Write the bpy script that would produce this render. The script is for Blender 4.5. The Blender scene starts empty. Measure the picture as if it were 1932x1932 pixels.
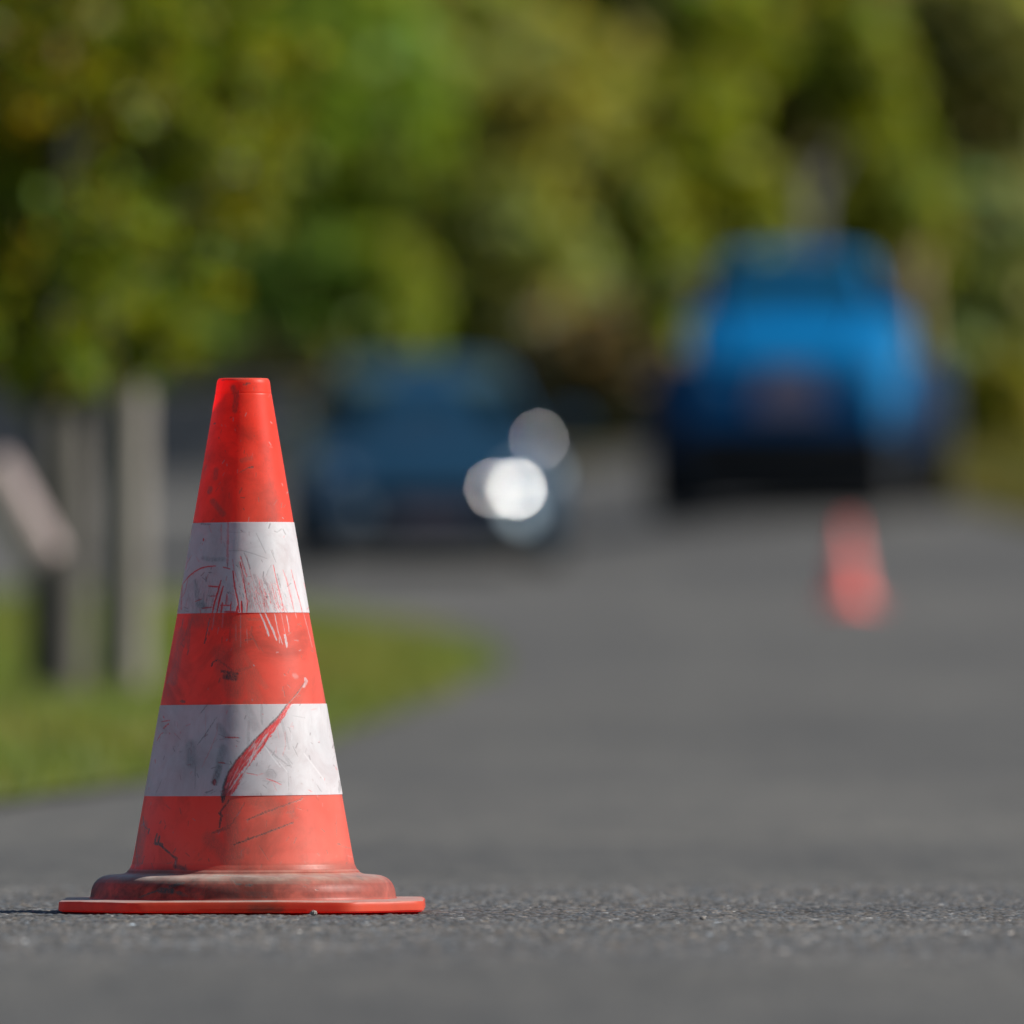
import bpy, math, random
import numpy as np
from mathutils import Vector, Matrix, Quaternion

random.seed(7)
rng = np.random.default_rng(7)
SC = bpy.context.scene
COL = SC.collection

# ------------------------------------------------------------------ camera, sky, sun, exposure
EYE = 0.199
cam_d = bpy.data.cameras.new("camera")
cam = bpy.data.objects.new("camera", cam_d)
COL.objects.link(cam)
SC.camera = cam
cam.location = (0, 0, EYE)
cam.rotation_euler = (math.radians(90) + math.atan(354 / 24120), 0, 0)
cam_d.sensor_width = 24.0
cam_d.lens = 24120 / 1932 * 24.0
cam_d.clip_start = 0.1
cam_d.clip_end = 2000
cam_d.dof.use_dof = True
cam_d.dof.focus_distance = 11.90
cam_d.dof.aperture_fstop = cam_d.lens / 65.7
cam_d.dof.aperture_blades = 0

SUN_EL, SUN_AZ = math.radians(33), math.radians(92)      # azimuth from +Y towards +X
sun_dir = Vector((math.sin(SUN_AZ) * math.cos(SUN_EL), math.cos(SUN_AZ) * math.cos(SUN_EL), math.sin(SUN_EL)))
world = bpy.data.worlds.new("World")
SC.world = world
world.use_nodes = True
wn = world.node_tree
wn.nodes.clear()
sky = wn.nodes.new("ShaderNodeTexSky")
sky.sky_type = 'NISHITA'
sky.sun_disc = False
sky.sun_elevation = SUN_EL
sky.sun_rotation = SUN_AZ
sky.air_density = 0.8
sky.dust_density = 0.2
sky.ozone_density = 1.5
bg = wn.nodes.new("ShaderNodeBackground")
bg.inputs['Strength'].default_value = 0.05
wo = wn.nodes.new("ShaderNodeOutputWorld")
wn.links.new(sky.outputs[0], bg.inputs[0])
wn.links.new(bg.outputs[0], wo.inputs[0])
sun_d = bpy.data.lights.new("sun", 'SUN')
sun_d.energy = 4.3
sun_d.angle = math.radians(0.53)
sun_d.color = (1.0, 0.955, 0.885)
sun = bpy.data.objects.new("sun", sun_d)
COL.objects.link(sun)
sun.rotation_euler = (-sun_dir).to_track_quat('-Z', 'Y').to_euler()
sun.location = (20, 0, 20)
SC.view_settings.view_transform = 'Standard'
SC.view_settings.look = 'None'
SC.view_settings.exposure = 0.70
SC.view_settings.gamma = 1.0
SC.render.engine = 'CYCLES'
SC.cycles.use_denoising = True
SC.cycles.use_adaptive_sampling = False
SC.cycles.max_bounces = 10
SC.cycles.diffuse_bounces = 6
SC.cycles.transmission_bounces = 6
SC.cycles.sample_clamp_indirect = 8
SC.cycles.caustics_reflective = False
SC.cycles.caustics_refractive = False

# ------------------------------------------------------------------ helpers
def link(o, parent=None):
    COL.objects.link(o)
    if parent is not None:
        o.parent = parent
    return o

def mesh(name, v, f, mat=None, parent=None, smooth=False, attrs=None, mats=None, fmat=None):
    """one mesh object from numpy vertices and a list / array of faces"""
    me = bpy.data.meshes.new(name)
    v = np.asarray(v, dtype=np.float32).reshape(-1, 3)
    if isinstance(f, np.ndarray):
        n, k = f.shape
        me.vertices.add(len(v))
        me.vertices.foreach_set('co', v.ravel())
        me.loops.add(n * k)
        me.loops.foreach_set('vertex_index', f.astype(np.int32).ravel())
        me.polygons.add(n)
        me.polygons.foreach_set('loop_start', np.arange(0, n * k, k, dtype=np.int32))
        me.update(calc_edges=True)
    else:
        me.from_pydata([tuple(map(float, p)) for p in v], [], [tuple(int(i) for i in q) for q in f])
    if smooth:
        me.polygons.foreach_set('use_smooth', np.ones(len(me.polygons), dtype=bool))
    for m in (mats or ([mat] if mat else [])):
        me.materials.append(m)
    if fmat is not None:
        me.polygons.foreach_set('material_index', np.asarray(fmat, dtype=np.int32))
    for an, av in (attrs or {}).items():
        av = np.asarray(av, dtype=np.float32)
        if av.ndim == 1:
            me.attributes.new(an, 'FLOAT', 'POINT').data.foreach_set('value', av)
        else:
            c = np.ones((len(av), 4), dtype=np.float32)
            c[:, :3] = av
            me.attributes.new(an, 'FLOAT_COLOR', 'POINT').data.foreach_set('color', c.ravel())
    me.update()
    return link(bpy.data.objects.new(name, me), parent)

def tag(o, label=None, cat=None, group=None, kind=None):
    for k, x in (('label', label), ('category', cat), ('group', group), ('kind', kind)):
        if x:
            o[k] = x
    return o

def empty(name, loc, rz=0.0, parent=None):
    o = bpy.data.objects.new(name, None)
    o.empty_display_size = 0.2
    o.location = loc
    o.rotation_euler = (0, 0, rz)
    return link(o, parent)

class G:
    """collects simple shapes into one mesh"""
    def __init__(s):
        s.v, s.f = [], []
    def add(s, v, f):
        b = len(s.v)
        s.v += [tuple(p) for p in v]
        s.f += [tuple(i + b for i in q) for q in f]
        return s
    def box(s, x0, x1, y0, y1, z0, z1, c=0.0):
        """box with bevelled edges (chamfer c)"""
        if c <= 0:
            v = [(x0, y0, z0), (x1, y0, z0), (x1, y1, z0), (x0, y1, z0), (x0, y0, z1), (x1, y0, z1), (x1, y1, z1), (x0, y1, z1)]
            return s.add(v, [(3, 2, 1, 0), (4, 5, 6, 7), (0, 1, 5, 4), (1, 2, 6, 5), (2, 3, 7, 6), (3, 0, 4, 7)])
        rings = []
        for z, i in ((z0, c), (z0 + c, 0), (z1 - c, 0), (z1, c)):
            a, b, d, e = x0 + i, x1 - i, y0 + i, y1 - i
            rings.append([(a + c, d, z), (b - c, d, z), (b, d + c, z), (b, e - c, z), (b - c, e, z), (a + c, e, z), (a, e - c, z), (a, d + c, z)])
        return s.rings(rings)
    def rings(s, rings, cap=True):
        n = len(rings[0])
        v = [p for r in rings for p in r]
        f = []
        for i in range(len(rings) - 1):
            for j in range(n):
                k = (j + 1) % n
                f.append((i * n + j, i * n + k, (i + 1) * n + k, (i + 1) * n + j))
        if cap:
            f.append(tuple(range(n - 1, -1, -1)))
            f.append(tuple(range((len(rings) - 1) * n, len(rings) * n)))
        return s.add(v, f)
    def tube(s, pts, rad, n=10, wob=0.0):
        pts = [Vector(p) for p in pts]
        rings = []
        a = Vector((1, 0, 0.013))
        for i, p in enumerate(pts):
            d = (pts[min(i + 1, len(pts) - 1)] - pts[max(i - 1, 0)]).normalized()
            u = (a - d * a.dot(d)).normalized()
            w = d.cross(u)
            r = rad[i] if hasattr(rad, '__len__') else rad
            rings.append([tuple(p + (u * math.cos(t) + w * math.sin(t)) * r * (1 + random.uniform(-wob, wob)))
                          for t in [2 * math.pi * j / n for j in range(n)]])
        return s.rings(rings)
    def lathe_x(s, prof, cx, cy, cz, n=32):
        """revolve (x, radius) profile round the local X axis"""
        rings = [[(cx + x, cy + r * math.cos(t), cz + r * math.sin(t)) for t in [2 * math.pi * j / n for j in range(n)]] for x, r in prof]
        return s.rings(rings)
    def disc(s, c, nrm, r, th, n=20, dome=0.0):
        q = Vector((0, 0, 1)).rotation_difference(Vector(nrm).normalized())
        rr = [(0.0, 1.0), (th * 0.8, 1.0), (th, 0.93), (th + dome * 0.6, 0.55), (th + dome, 0.08)]
        rings = [[tuple(Vector(c) + q @ Vector((r * k * math.cos(t), r * k * math.sin(t), h))) for t in [2 * math.pi * j / n for j in range(n)]] for h, k in rr]
        return s.rings(rings)
    def build(s, name, mat, parent=None, smooth=False):
        o = mesh(name, s.v, s.f, mat, parent)
        if smooth:
            me = o.data
            me.polygons.foreach_set('use_smooth', np.ones(len(me.polygons), dtype=bool))
            try:
                me.set_sharp_from_angle(angle=math.radians(38))
            except Exception:
                pass
        return o

# ------------------------------------------------------------------ materials
def mat_new(name):
    m = bpy.data.materials.new(name)
    m.use_nodes = True
    n = m.node_tree
    n.nodes.clear()
    return m, n

class N:
    """terse node building"""
    def __init__(s, name):
        s.m, s.t = mat_new(name)
        s.out = s.t.nodes.new("ShaderNodeOutputMaterial")
    def node(s, typ, ins=None, **kw):
        nd = s.t.nodes.new(typ)
        for k, v in kw.items():
            setattr(nd, k, v)
        for k, v in (ins or {}).items():
            s.set(nd.inputs[k], v)
        return nd
    def set(s, sock, v):
        if isinstance(v, bpy.types.NodeSocket):
            s.t.links.new(v, sock)
        elif isinstance(v, bpy.types.Node):
            s.t.links.new(v.outputs[0], sock)
        else:
            if hasattr(sock.default_value, '__len__') and hasattr(v, '__len__') and len(sock.default_value) == 4 and len(v) == 3:
                v = (*v, 1)
            sock.default_value = v
    def attr(s, name, out='Fac'):
        return s.node("ShaderNodeAttribute", attribute_name=name).outputs[out]
    def math(s, op, a, b=0.0, clamp=False):
        nd = s.node("ShaderNodeMath", operation=op, use_clamp=clamp)
        s.set(nd.inputs[0], a)
        s.set(nd.inputs[1], b)
        return nd.outputs[0]
    def mix(s, f, a, b, mode='MIX'):
        nd = s.node("ShaderNodeMix", data_type='RGBA', blend_type=mode)
        s.set(nd.inputs[0], f)
        s.set(nd.inputs[6], a)
        s.set(nd.inputs[7], b)
        return nd.outputs[2]
    def noise(s, scale, detail=3, rough=0.55, vec=None, out='Fac', dist=0.0):
        nd = s.node("ShaderNodeTexNoise", {'Scale': scale, 'Detail': detail, 'Roughness': rough, 'Distortion': dist})
        if vec is not None:
            s.set(nd.inputs['Vector'], vec)
        return nd.outputs[out]
    def ramp(s, f, lo, hi, a=0.0, b=1.0):
        nd = s.node("ShaderNodeMapRange", {'From Min': lo, 'From Max': hi, 'To Min': a, 'To Max': b}, clamp=True)
        s.set(nd.inputs[0], f)
        return nd.outputs[0]
    def coord(s, scale=(1, 1, 1), out='Object'):
        tc = s.node("ShaderNodeTexCoord").outputs[out]
        mp = s.node("ShaderNodeMapping", {'Scale': scale})
        s.set(mp.inputs[0], tc)
        return mp.outputs[0]
    def bsdf(s, **k):
        p = s.node("ShaderNodeBsdfPrincipled")
        for a, b in k.items():
            s.set(p.inputs[a.replace('_', ' ')], b)
        return p
    def done(s, sh):
        s.set(s.out.inputs[0], sh)
        return s.m

def plain(name, col, rough=0.5, metal=0.0, var=0.12, scale=8.0, coat=0.0, spec=0.5, bump=0.0):
    n = N(name)
    v = n.coord()
    f = n.noise(scale, 4, 0.6, v)
    c = n.mix(n.ramp(f, 0.3, 0.7), tuple(x * (1 - var) for x in col), tuple(min(1, x * (1 + var)) for x in col))
    k = dict(Base_Color=c, Roughness=n.ramp(f, 0.2, 0.8, max(0.02, rough - 0.06), min(1, rough + 0.06)), Metallic=metal, Coat_Weight=coat)
    p = n.bsdf(**k)
    p.inputs['Specular IOR Level'].default_value = spec
    p.inputs['Coat Roughness'].default_value = 0.04
    if bump:
        b = n.node("ShaderNodeBump", {'Strength': bump, 'Distance': 0.01, 'Height': n.noise(scale * 6, 4, 0.6, v)})
        n.set(p.inputs['Normal'], b.outputs[0])
    return n.done(p)

def asphalt_mat():
    n = N("asphalt")
    v = n.coord(out='Object')
    stone = n.attr("stone", 'Color')
    msk = n.attr("fine")
    vor = n.node("ShaderNodeTexVoronoi", {'Scale': 140.0})
    n.set(vor.inputs['Vector'], v)
    sp = n.node("ShaderNodeSeparateColor")
    n.set(sp.inputs[0], vor.outputs['Color'])
    f1 = sp.outputs[0]
    big = n.noise(0.35, 4, 0.6, v)
    mid = n.noise(3.0, 4, 0.65, v)
    c = n.mix(n.ramp(f1, 0.0, 1.0), (0.0485, 0.0475, 0.0452), (0.152, 0.147, 0.136))
    c = n.mix(msk, c, stone)
    fleck = n.noise(1.0, 5, 0.7, n.coord((17, 1.1, 1)))
    c = n.mix(1.0, c, n.mix(n.ramp(big, 0.32, 0.68), (0.80, 0.81, 0.83), (1.16, 1.15, 1.12)), 'MULTIPLY')
    c = n.mix(1.0, c, n.mix(n.ramp(mid, 0.32, 0.68), (0.84, 0.84, 0.84), (1.14, 1.14, 1.13)), 'MULTIPLY')
    c = n.mix(1.0, c, n.mix(n.ramp(fleck, 0.35, 0.65), (0.86, 0.87, 0.88), (1.13, 1.11, 1.09)), 'MULTIPLY')
    broad = n.noise(1.0, 3, 0.5, n.coord((0.30, 0.075, 1)))
    c = n.mix(1.0, c, n.mix(n.ramp(broad, 0.34, 0.66), (0.82, 0.83, 0.84), (1.16, 1.15, 1.13)), 'MULTIPLY')
    # long faint tyre wear along the road
    tr = n.noise(1.0, 4, 0.6, n.coord((1.6, 0.05, 1)))
    c = n.mix(1.0, c, n.mix(n.ramp(tr, 0.35, 0.65), (0.90, 0.90, 0.91), (1.08, 1.08, 1.07)), 'MULTIPLY')
    p = n.bsdf(Base_Color=c, Roughness=0.78)
    p.inputs['Specular IOR Level'].default_value = 0.35
    h = n.math('ADD', n.math('MULTIPLY', vor.outputs['Distance'], -1.0), n.math('MULTIPLY', n.noise(500, 2, 0.5, v), 0.25))
    b = n.node("ShaderNodeBump", {'Strength': 0.5, 'Distance': 0.004, 'Height': h})
    n.set(b.inputs['Strength'], n.ramp(msk, 0, 1, 0.55, 0.12))
    n.set(p.inputs['Normal'], b.outputs[0])
    return n.done(p)

def soil_mat(name, a, b_, scale=2.0):
    n = N(name)
    v = n.coord()
    c = n.mix(n.ramp(n.noise(scale, 6, 0.65, v), 0.3, 0.7), a, b_)
    p = n.bsdf(Base_Color=c, Roughness=0.95)
    p.inputs['Specular IOR Level'].default_value = 0.1
    bm = n.node("ShaderNodeBump", {'Strength': 0.6, 'Distance': 0.03, 'Height': n.noise(scale * 20, 4, 0.6, v)})
    n.set(p.inputs['Normal'], bm.outputs[0])
    return n.done(p)

def leaf_mat(name, col, trans=0.35, rough=0.45, spec=0.4):
    n = N(name)
    t = n.attr("tint", 'Color')
    c = n.mix(1.0, col, t, 'MULTIPLY')
    p = n.bsdf(Base_Color=c, Roughness=rough)
    p.inputs['Specular IOR Level'].default_value = spec
    tr = n.node("ShaderNodeBsdfTranslucent")
    n.set(tr.inputs[0], n.mix(1.0, c, (1.2, 1.2, 0.5), 'MULTIPLY'))
    mx = n.node("ShaderNodeMixShader", {0: trans})
    n.set(mx.inputs[1], p.outputs[0])
    n.set(mx.inputs[2], tr.outputs[0])
    return n.done(mx)

def bark_mat(name, a, b_):
    n = N(name)
    v = n.coord((6, 6, 1.2))
    f = n.noise(4.0, 6, 0.7, v)
    c = n.mix(n.ramp(f, 0.35, 0.65), a, b_)
    p = n.bsdf(Base_Color=c, Roughness=0.9)
    b = n.node("ShaderNodeBump", {'Strength': 0.7, 'Distance': 0.01, 'Height': f})
    n.set(p.inputs['Normal'], b.outputs[0])
    return n.done(p)

def cone_plastic():
    """faded red PVC: translucent shell, chalky bloom, scuffs (marks), pale paint residue, dust on ledges"""
    n = N("cone_red_plastic")
    v = n.coord()
    dirt, res = n.attr("dirt"), n.attr("residue")
    geo = n.node("ShaderNodeNewGeometry")
    pz = n.node("ShaderNodeSeparateXYZ")
    n.set(pz.inputs[0], v)
    fade = n.ramp(pz.outputs[2], 0.46, 0.05)
    nz = n.noise(9, 4, 0.6, v)
    base = n.mix(n.ramp(nz, 0.3, 0.75), (0.92, 0.062, 0.018), (0.95, 0.110, 0.042))
    base = n.mix(n.math('MULTIPLY', fade, n.ramp(nz, 0.2, 0.7, 0.35, 1.0)), base, (0.92, 0.290, 0.205))
    # fine vertical weathering
    vs = n.coord((60, 60, 5))
    st = n.ramp(n.noise(1.6, 4, 0.65, vs), 0.46, 0.80)
    base = n.mix(n.math('MULTIPLY', st, 0.22), base, (0.74, 0.16, 0.12))
    # grey-black rubbed grime, in patches
    gr = n.math('MULTIPLY', n.ramp(n.noise(14, 6, 0.68, v, dist=0.6), 0.49, 0.78), 0.44)
    fine = n.math('MULTIPLY', n.ramp(n.noise(120, 3, 0.6, v), 0.64, 0.8), 0.30)
    gr = n.math('MAXIMUM', gr, fine)
    base = n.mix(gr, base, (0.10, 0.030, 0.026))
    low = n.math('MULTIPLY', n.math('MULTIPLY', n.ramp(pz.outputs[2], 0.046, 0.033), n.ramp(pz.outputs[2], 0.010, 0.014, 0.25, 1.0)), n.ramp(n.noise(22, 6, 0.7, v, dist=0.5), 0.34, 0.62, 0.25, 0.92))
    base = n.mix(n.ramp(pz.outputs[2], 0.013, 0.010, 0, .8), base, (0.86, 0.105, 0.020))
    low = n.math('MULTIPLY', low, n.ramp(pz.outputs[0], 0.10, -0.06, 0.60, 1.15))  # dark tone at the foot, stronger towards the left side
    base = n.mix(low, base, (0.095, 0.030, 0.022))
    base = n.mix(dirt, base, (0.022, 0.018, 0.018))
    base = n.mix(res, base, (0.38, 0.36, 0.38))
    # dust lying on upward ledges
    sx = n.node("ShaderNodeSeparateXYZ")
    n.set(sx.inputs[0], geo.outputs['True Normal'])
    up = n.ramp(sx.outputs[2], 0.55, 0.95)
    dn = n.math('MULTIPLY', up, n.ramp(n.noise(40, 5, 0.7, v), 0.30, 0.62, 0.25, 0.8))
    base = n.mix(dn, base, (0.34, 0.27, 0.20))
    p = n.bsdf(Base_Color=base, Roughness=n.ramp(n.noise(30, 4, 0.6, v), 0.3, 0.7, 0.34, 0.52))
    p.inputs['Specular IOR Level'].default_value = 0.4
    p.inputs['Sheen Weight'].default_value = 0.25
    p.inputs['Sheen Roughness'].default_value = 0.6
    b = n.node("ShaderNodeBump", {'Strength': 0.14, 'Distance': 0.001,
                                  'Height': n.math('ADD', n.math('MULTIPLY', dirt, -1.0), n.noise(90, 4, 0.6, v))})
    n.set(p.inputs['Normal'], b.outputs[0])
    tr = n.node("ShaderNodeBsdfTranslucent")
    n.set(tr.inputs[0], n.mix(1.0, base, (1.06, 0.16, 0.16), 'MULTIPLY'))
    fac = n.math('MULTIPLY', n.math('SUBTRACT', 1.0, n.math('MAXIMUM', dirt, n.math('MAXIMUM', res, dn))), n.ramp(fade, 0, 1, 0.64, 0.58))
    mx = n.node("ShaderNodeMixShader")
    n.set(mx.inputs[0], fac)
    n.set(mx.inputs[1], p.outputs[0])
    n.set(mx.inputs[2], tr.outputs[0])
    return n.done(mx)

def band_mat():
    n = N("white_reflective_foil")
    v = n.coord()
    red, dirt, scr = n.attr("red"), n.attr("dirt"), n.attr("residue")
    base = n.mix(n.ramp(n.noise(11, 4, 0.6, v), 0.3, 0.7), (0.545, 0.565, 0.585), (0.63, 0.655, 0.67))
    gr = n.math('MULTIPLY', n.ramp(n.noise(16, 7, 0.72, v, dist=0.8), 0.40, 0.76), 0.62)
    vs = n.coord((70, 70, 6))
    st = n.math('MULTIPLY', n.ramp(n.noise(1.5, 5, 0.7, vs), 0.46, 0.78), 0.45)
    fine = n.math('MULTIPLY', n.ramp(n.noise(170, 3, 0.6, v), 0.66, 0.8), 0.5)
    base = n.mix(n.math('MAXIMUM', gr, st), base, (0.30, 0.25, 0.25))
    base = n.mix(fine, base, (0.28, 0.20, 0.15))
    base = n.mix(scr, base, (0.68, 0.68, 0.69))
    rc = n.mix(n.ramp(n.noise(120, 3, 0.6, v), 0.4, 0.7), (0.80, 0.030, 0.028), (0.62, 0.05, 0.045))
    base = n.mix(red, base, rc)
    base = n.mix(dirt, base, (0.050, 0.048, 0.050))
    p = n.bsdf(Base_Color=base, Roughness=n.ramp(n.noise(45, 4, 0.6, v), 0.3, 0.7, 0.34, 0.55))
    p.inputs['Specular IOR Level'].default_value = 0.5
    b = n.node("ShaderNodeBump", {'Strength': 0.16, 'Distance': 0.001,
                                  'Height': n.math('SUBTRACT', n.math('MULTIPLY', n.noise(60, 5, 0.7, v), 0.7), n.math('MAXIMUM', red, dirt))})
    n.set(p.inputs['Normal'], b.outputs[0])
    tr = n.node("ShaderNodeBsdfTranslucent", {0: (0.95, 0.35, 0.52)})
    mx = n.node("ShaderNodeMixShader", {0: 0.20})
    n.set(mx.inputs[1], p.outputs[0])
    n.set(mx.inputs[2], tr.outputs[0])
    return n.done(mx)

M = dict(
    asphalt=asphalt_mat(),
    lawn=soil_mat("lawn_soil", (0.095, 0.140, 0.030), (0.175, 0.185, 0.06), 1.6),
    verge=soil_mat("verge_litter", (0.060, 0.060, 0.020), (0.13, 0.105, 0.045), 0.9),
    hill=soil_mat("hill_ground", (0.03, 0.04, 0.01), (0.05, 0.06, 0.015), 0.5),
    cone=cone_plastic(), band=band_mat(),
    faded_band=plain("faded_pink_band", (0.72, 0.23, 0.20), 0.5, 0.0, 0.08, 6),
    clean_red=plain("clean_red_plastic", (0.88, 0.115, 0.085), 0.5, 0.0, 0.06, 6),
    pebble=plain("pebble_stone", (0.22, 0.20, 0.18), 0.8, scale=80, bump=0.4),
    wall=plain("concrete", (0.20, 0.19, 0.18), 0.85, scale=3, bump=0.3),
    post=bark_mat("weathered_post", (0.19, 0.17, 0.145), (0.30, 0.27, 0.235)),
    post_dark=bark_mat("dark_post", (0.085, 0.075, 0.065), (0.15, 0.135, 0.115)),
    plank=bark_mat("pale_plank", (0.34, 0.27, 0.26), (0.46, 0.375, 0.365)),
    rust=plain("rusty_brown", (0.10, 0.062, 0.042), 0.85, scale=20, bump=0.4),
    bark=bark_mat("dark_bark", (0.016, 0.016, 0.014), (0.045, 0.042, 0.036)),
    bark_grey=bark_mat("grey_bark", (0.075, 0.070, 0.08), (0.12, 0.11, 0.115)),
    bark_tan=bark_mat("tan_bark", (0.26, 0.19, 0.09), (0.38, 0.28, 0.14)),
    navy=plain("navy_paint", (0.006, 0.050, 0.100), 0.40, 0.3, 0.05, 3, coat=0.5, spec=0.4),
    blue=plain("bright_blue_paint", (0.0006, 0.132, 0.33), 0.55, 0.0, 0.10, 3, coat=0.0, spec=0.12),
    glass=plain("dark_glass", (0.004, 0.012, 0.016), 0.25, 0.0, 0.05, 3, coat=0.0, spec=0.08),
    blue_dull=plain("dusty_blue_paint", (0.004, 0.035, 0.09), 0.6, 0.0, 0.15, 6),
    teal_glass=plain("teal_glass", (0.010, 0.060, 0.085), 0.10, 0.0, 0.05, 3),
    foliage_tone=plain("painted_foliage_grey_green", (0.050, 0.085, 0.075), 0.4),  # grey-green of the trees behind, put into the windscreen colour
    black=plain("black_plastic", (0.012, 0.012, 0.014), 0.6),
    rubber=plain("tyre_rubber", (0.016, 0.016, 0.017), 0.85),
    rim=plain("alloy", (0.30, 0.31, 0.33), 0.35, 0.8),
    redrim=plain("dull_red_rim", (0.26, 0.055, 0.05), 0.6),
    plate=plain("plate_white", (0.62, 0.62, 0.60), 0.5),
    dull_lens=plain("dull_lamp_lens", (0.02, 0.10, 0.22), 0.4),
    grille_pale=plain("pale_grille", (0.30, 0.22, 0.27), 0.5),
    grille=plain("grille_grey", (0.16, 0.13, 0.17), 0.5),
    lens=plain("lamp_lens", (0.66, 0.74, 0.80), 0.60, 0.9, coat=0.2),
    glow_metal=plain("glow_disc_metal", (0.42, 0.50, 0.56), 0.78, 0.9),  # rough metal of the added glow discs
    chrome=plain("reflector_chrome", (0.92, 0.93, 0.95), 0.32, 1.0, 0.01),
    brown=plain("mirror_brown", (0.075, 0.055, 0.06), 0.5),
)
for nd in M['chrome'].node_tree.nodes:
    if nd.type == 'BSDF_PRINCIPLED':
        for l in list(nd.inputs['Roughness'].links):
            M['chrome'].node_tree.links.remove(l)
        nd.inputs['Roughness'].default_value = 0.32

# ------------------------------------------------------------------ ground
PY = np.array([-60, 0, 12, 17, 24, 36, 54, 67, 78, 91, 98, 132, 150, 200, 300, 600], float)
PZ = np.array([0, 0, 0, 0.004, 0.05, 0.20, 0.46, 0.69, 0.83, 1.10, 1.36, 2.55, 3.10, 4.60, 9.0, 20.0], float)
def _smooth_profile():
    ys = np.linspace(-60, 600, 6601)
    z = np.interp(ys, PY, PZ)
    k = np.hanning(61)
    k /= k.sum()
    zz = np.convolve(np.pad(z, 30, mode='edge'), k, mode='valid')
    w = np.clip((ys - 14) / 6, 0, 1)
    return ys, z * (1 - w) + zz * w
_YS, _ZS = _smooth_profile()
def sstep(a, b, x):
    t = np.clip((np.asarray(x, float) - a) / (b - a), 0, 1)
    return t * t * (3 - 2 * t)
def ground(X, Y):
    return np.interp(Y, _YS, _ZS) + 0.25 * sstep(72, 96, Y) * sstep(-0.4, 2.3, X)
def gz(x, y):
    return float(ground(x, y))
def place(px, Y):
    """world x of a photo column (1932-pixel grid) on the plane at distance Y"""
    return (px - 966) / 24120 * Y
def height(py, Y):
    return EYE + (1320 - py) / 24120 * Y
def hit(px, py):
    """where a line of sight meets the ground"""
    ys = np.linspace(6, 170, 8000)
    d = height(py, ys) - ground((px - 966) / 24120 * ys, ys)
    i = np.where(d < 0)[0]
    Y = ys[i[0]] if len(i) else 170
    return place(px, Y), float(Y)

def grid_faces(nr, nc):
    a = np.arange(nr * nc).reshape(nr, nc)
    return np.stack([a[:-1, :-1], a[:-1, 1:], a[1:, 1:], a[1:, :-1]], -1).reshape(-1, 4)

def vnoise(x, y, seed=0):
    """cheap smooth value noise"""
    r = np.random.default_rng(seed).random((64, 64))
    xi, yi = np.floor(x).astype(int), np.floor(y).astype(int)
    fx, fy = x - xi, y - yi
    fx, fy = fx * fx * (3 - 2 * fx), fy * fy * (3 - 2 * fy)
    g = lambda a, b: r[a % 64, b % 64]
    return (g(xi, yi) * (1 - fx) + g(xi + 1, yi) * fx) * (1 - fy) + (g(xi, yi + 1) * (1 - fx) + g(xi + 1, yi + 1) * fx) * fy

CX, CY = -0.2522, 12.0                      # the big cone stands here
def build_road():
    xd = np.arange(-0.56, 0.5601, 0.0013)
    yd = np.arange(9.3, 14.1, 0.0038)
    xs = np.concatenate([[-60, -30, -16, -9, -5, -3, -2, -1.3, -0.9, -0.68], xd, [0.68, 0.9, 1.3, 1.7, 2.1, 2.5, 3, 4, 6, 9, 16, 30, 60]])
    ys = np.concatenate([[-40, -10, 0, 3, 5, 7, 8, 8.6, 9.0], yd, np.arange(14.4, 20, 0.5), np.arange(20, 140, 1.0), [145, 160, 200, 300]])
    X, Y = np.meshgrid(xs, ys)
    Z = ground(X, Y)
    fx = sstep(-0.56, -0.50, X) * (1 - sstep(0.50, 0.56, X))
    fy = sstep(9.3, 10.3, Y) * (1 - sstep(13.3, 14.1, Y))
    mask = fx * fy
    # a bed of stones: the highest dome wins at every vertex
    cs = 0.0052
    nx, ny = int(1.3 / cs) + 4, int(5.0 / cs) + 4
    ox, oy = -0.65, 9.25
    jx, jy = rng.random((ny, nx)), rng.random((ny, nx))
    hh = rng.random((ny, nx)) ** 1.5 * 0.0016 + 0.0002
    rr = cs * (0.45 + 0.55 * rng.random((ny, nx)))
    ell = 0.7 + 0.6 * rng.random((ny, nx))
    tone = np.clip(rng.normal(0.098, 0.042, (ny, nx)), 0.03, 0.26)
    tone[rng.random((ny, nx)) < 0.012] = 0.34
    tone[rng.random((ny, nx)) < 0.0012] = 0.85
    warm = rng.normal(0.02, 0.09, (ny, nx))
    gi, gj = ((X - ox) / cs).astype(int), ((Y - oy) / cs).astype(int)
    best = np.full(X.shape, -0.0006)
    tn = np.full(X.shape, 0.06)
    wm = np.zeros(X.shape)
    inside = mask > 0
    for di in (-1, 0, 1):
        for dj in (-1, 0, 1):
            a, b = np.clip(gj + dj, 0, ny - 1), np.clip(gi + di, 0, nx - 1)
            dx = (X - (ox + (b + jx[a, b]) * cs)) * ell[a, b]
            dy = (Y - (oy + (a + jy[a, b]) * cs)) / ell[a, b]
            q = 1 - (dx * dx + dy * dy) / rr[a, b] ** 2
            h = hh[a, b] * np.sqrt(np.clip(q, 0, 1)) - 0.0006 * (q <= 0)
            up = (h > best) & inside & (q > 0)
            best[up] = h[up]
            tn[up] = tone[a, b][up]
            wm[up] = warm[a, b][up]
    und = 0.0010 * (vnoise(X * 22, Y * 9, 3) - 0.5) + 0.0012 * (vnoise(X * 70, Y * 40, 4) - 0.5)
    near = np.hypot(X - CX, Y - CY)
    Z = Z + mask * (best + und) - 0.0012 * mask
    col = np.stack([tn * (1 + wm), tn, tn * (1 - wm)], -1).reshape(-1, 3)
    o = mesh("road", np.stack([X, Y, Z], -1).reshape(-1, 3), grid_faces(len(ys), len(xs)), M['asphalt'], None, True,
             {'stone': col, 'fine': mask.ravel()})
    tag(o, kind='structure')
build_road()

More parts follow.
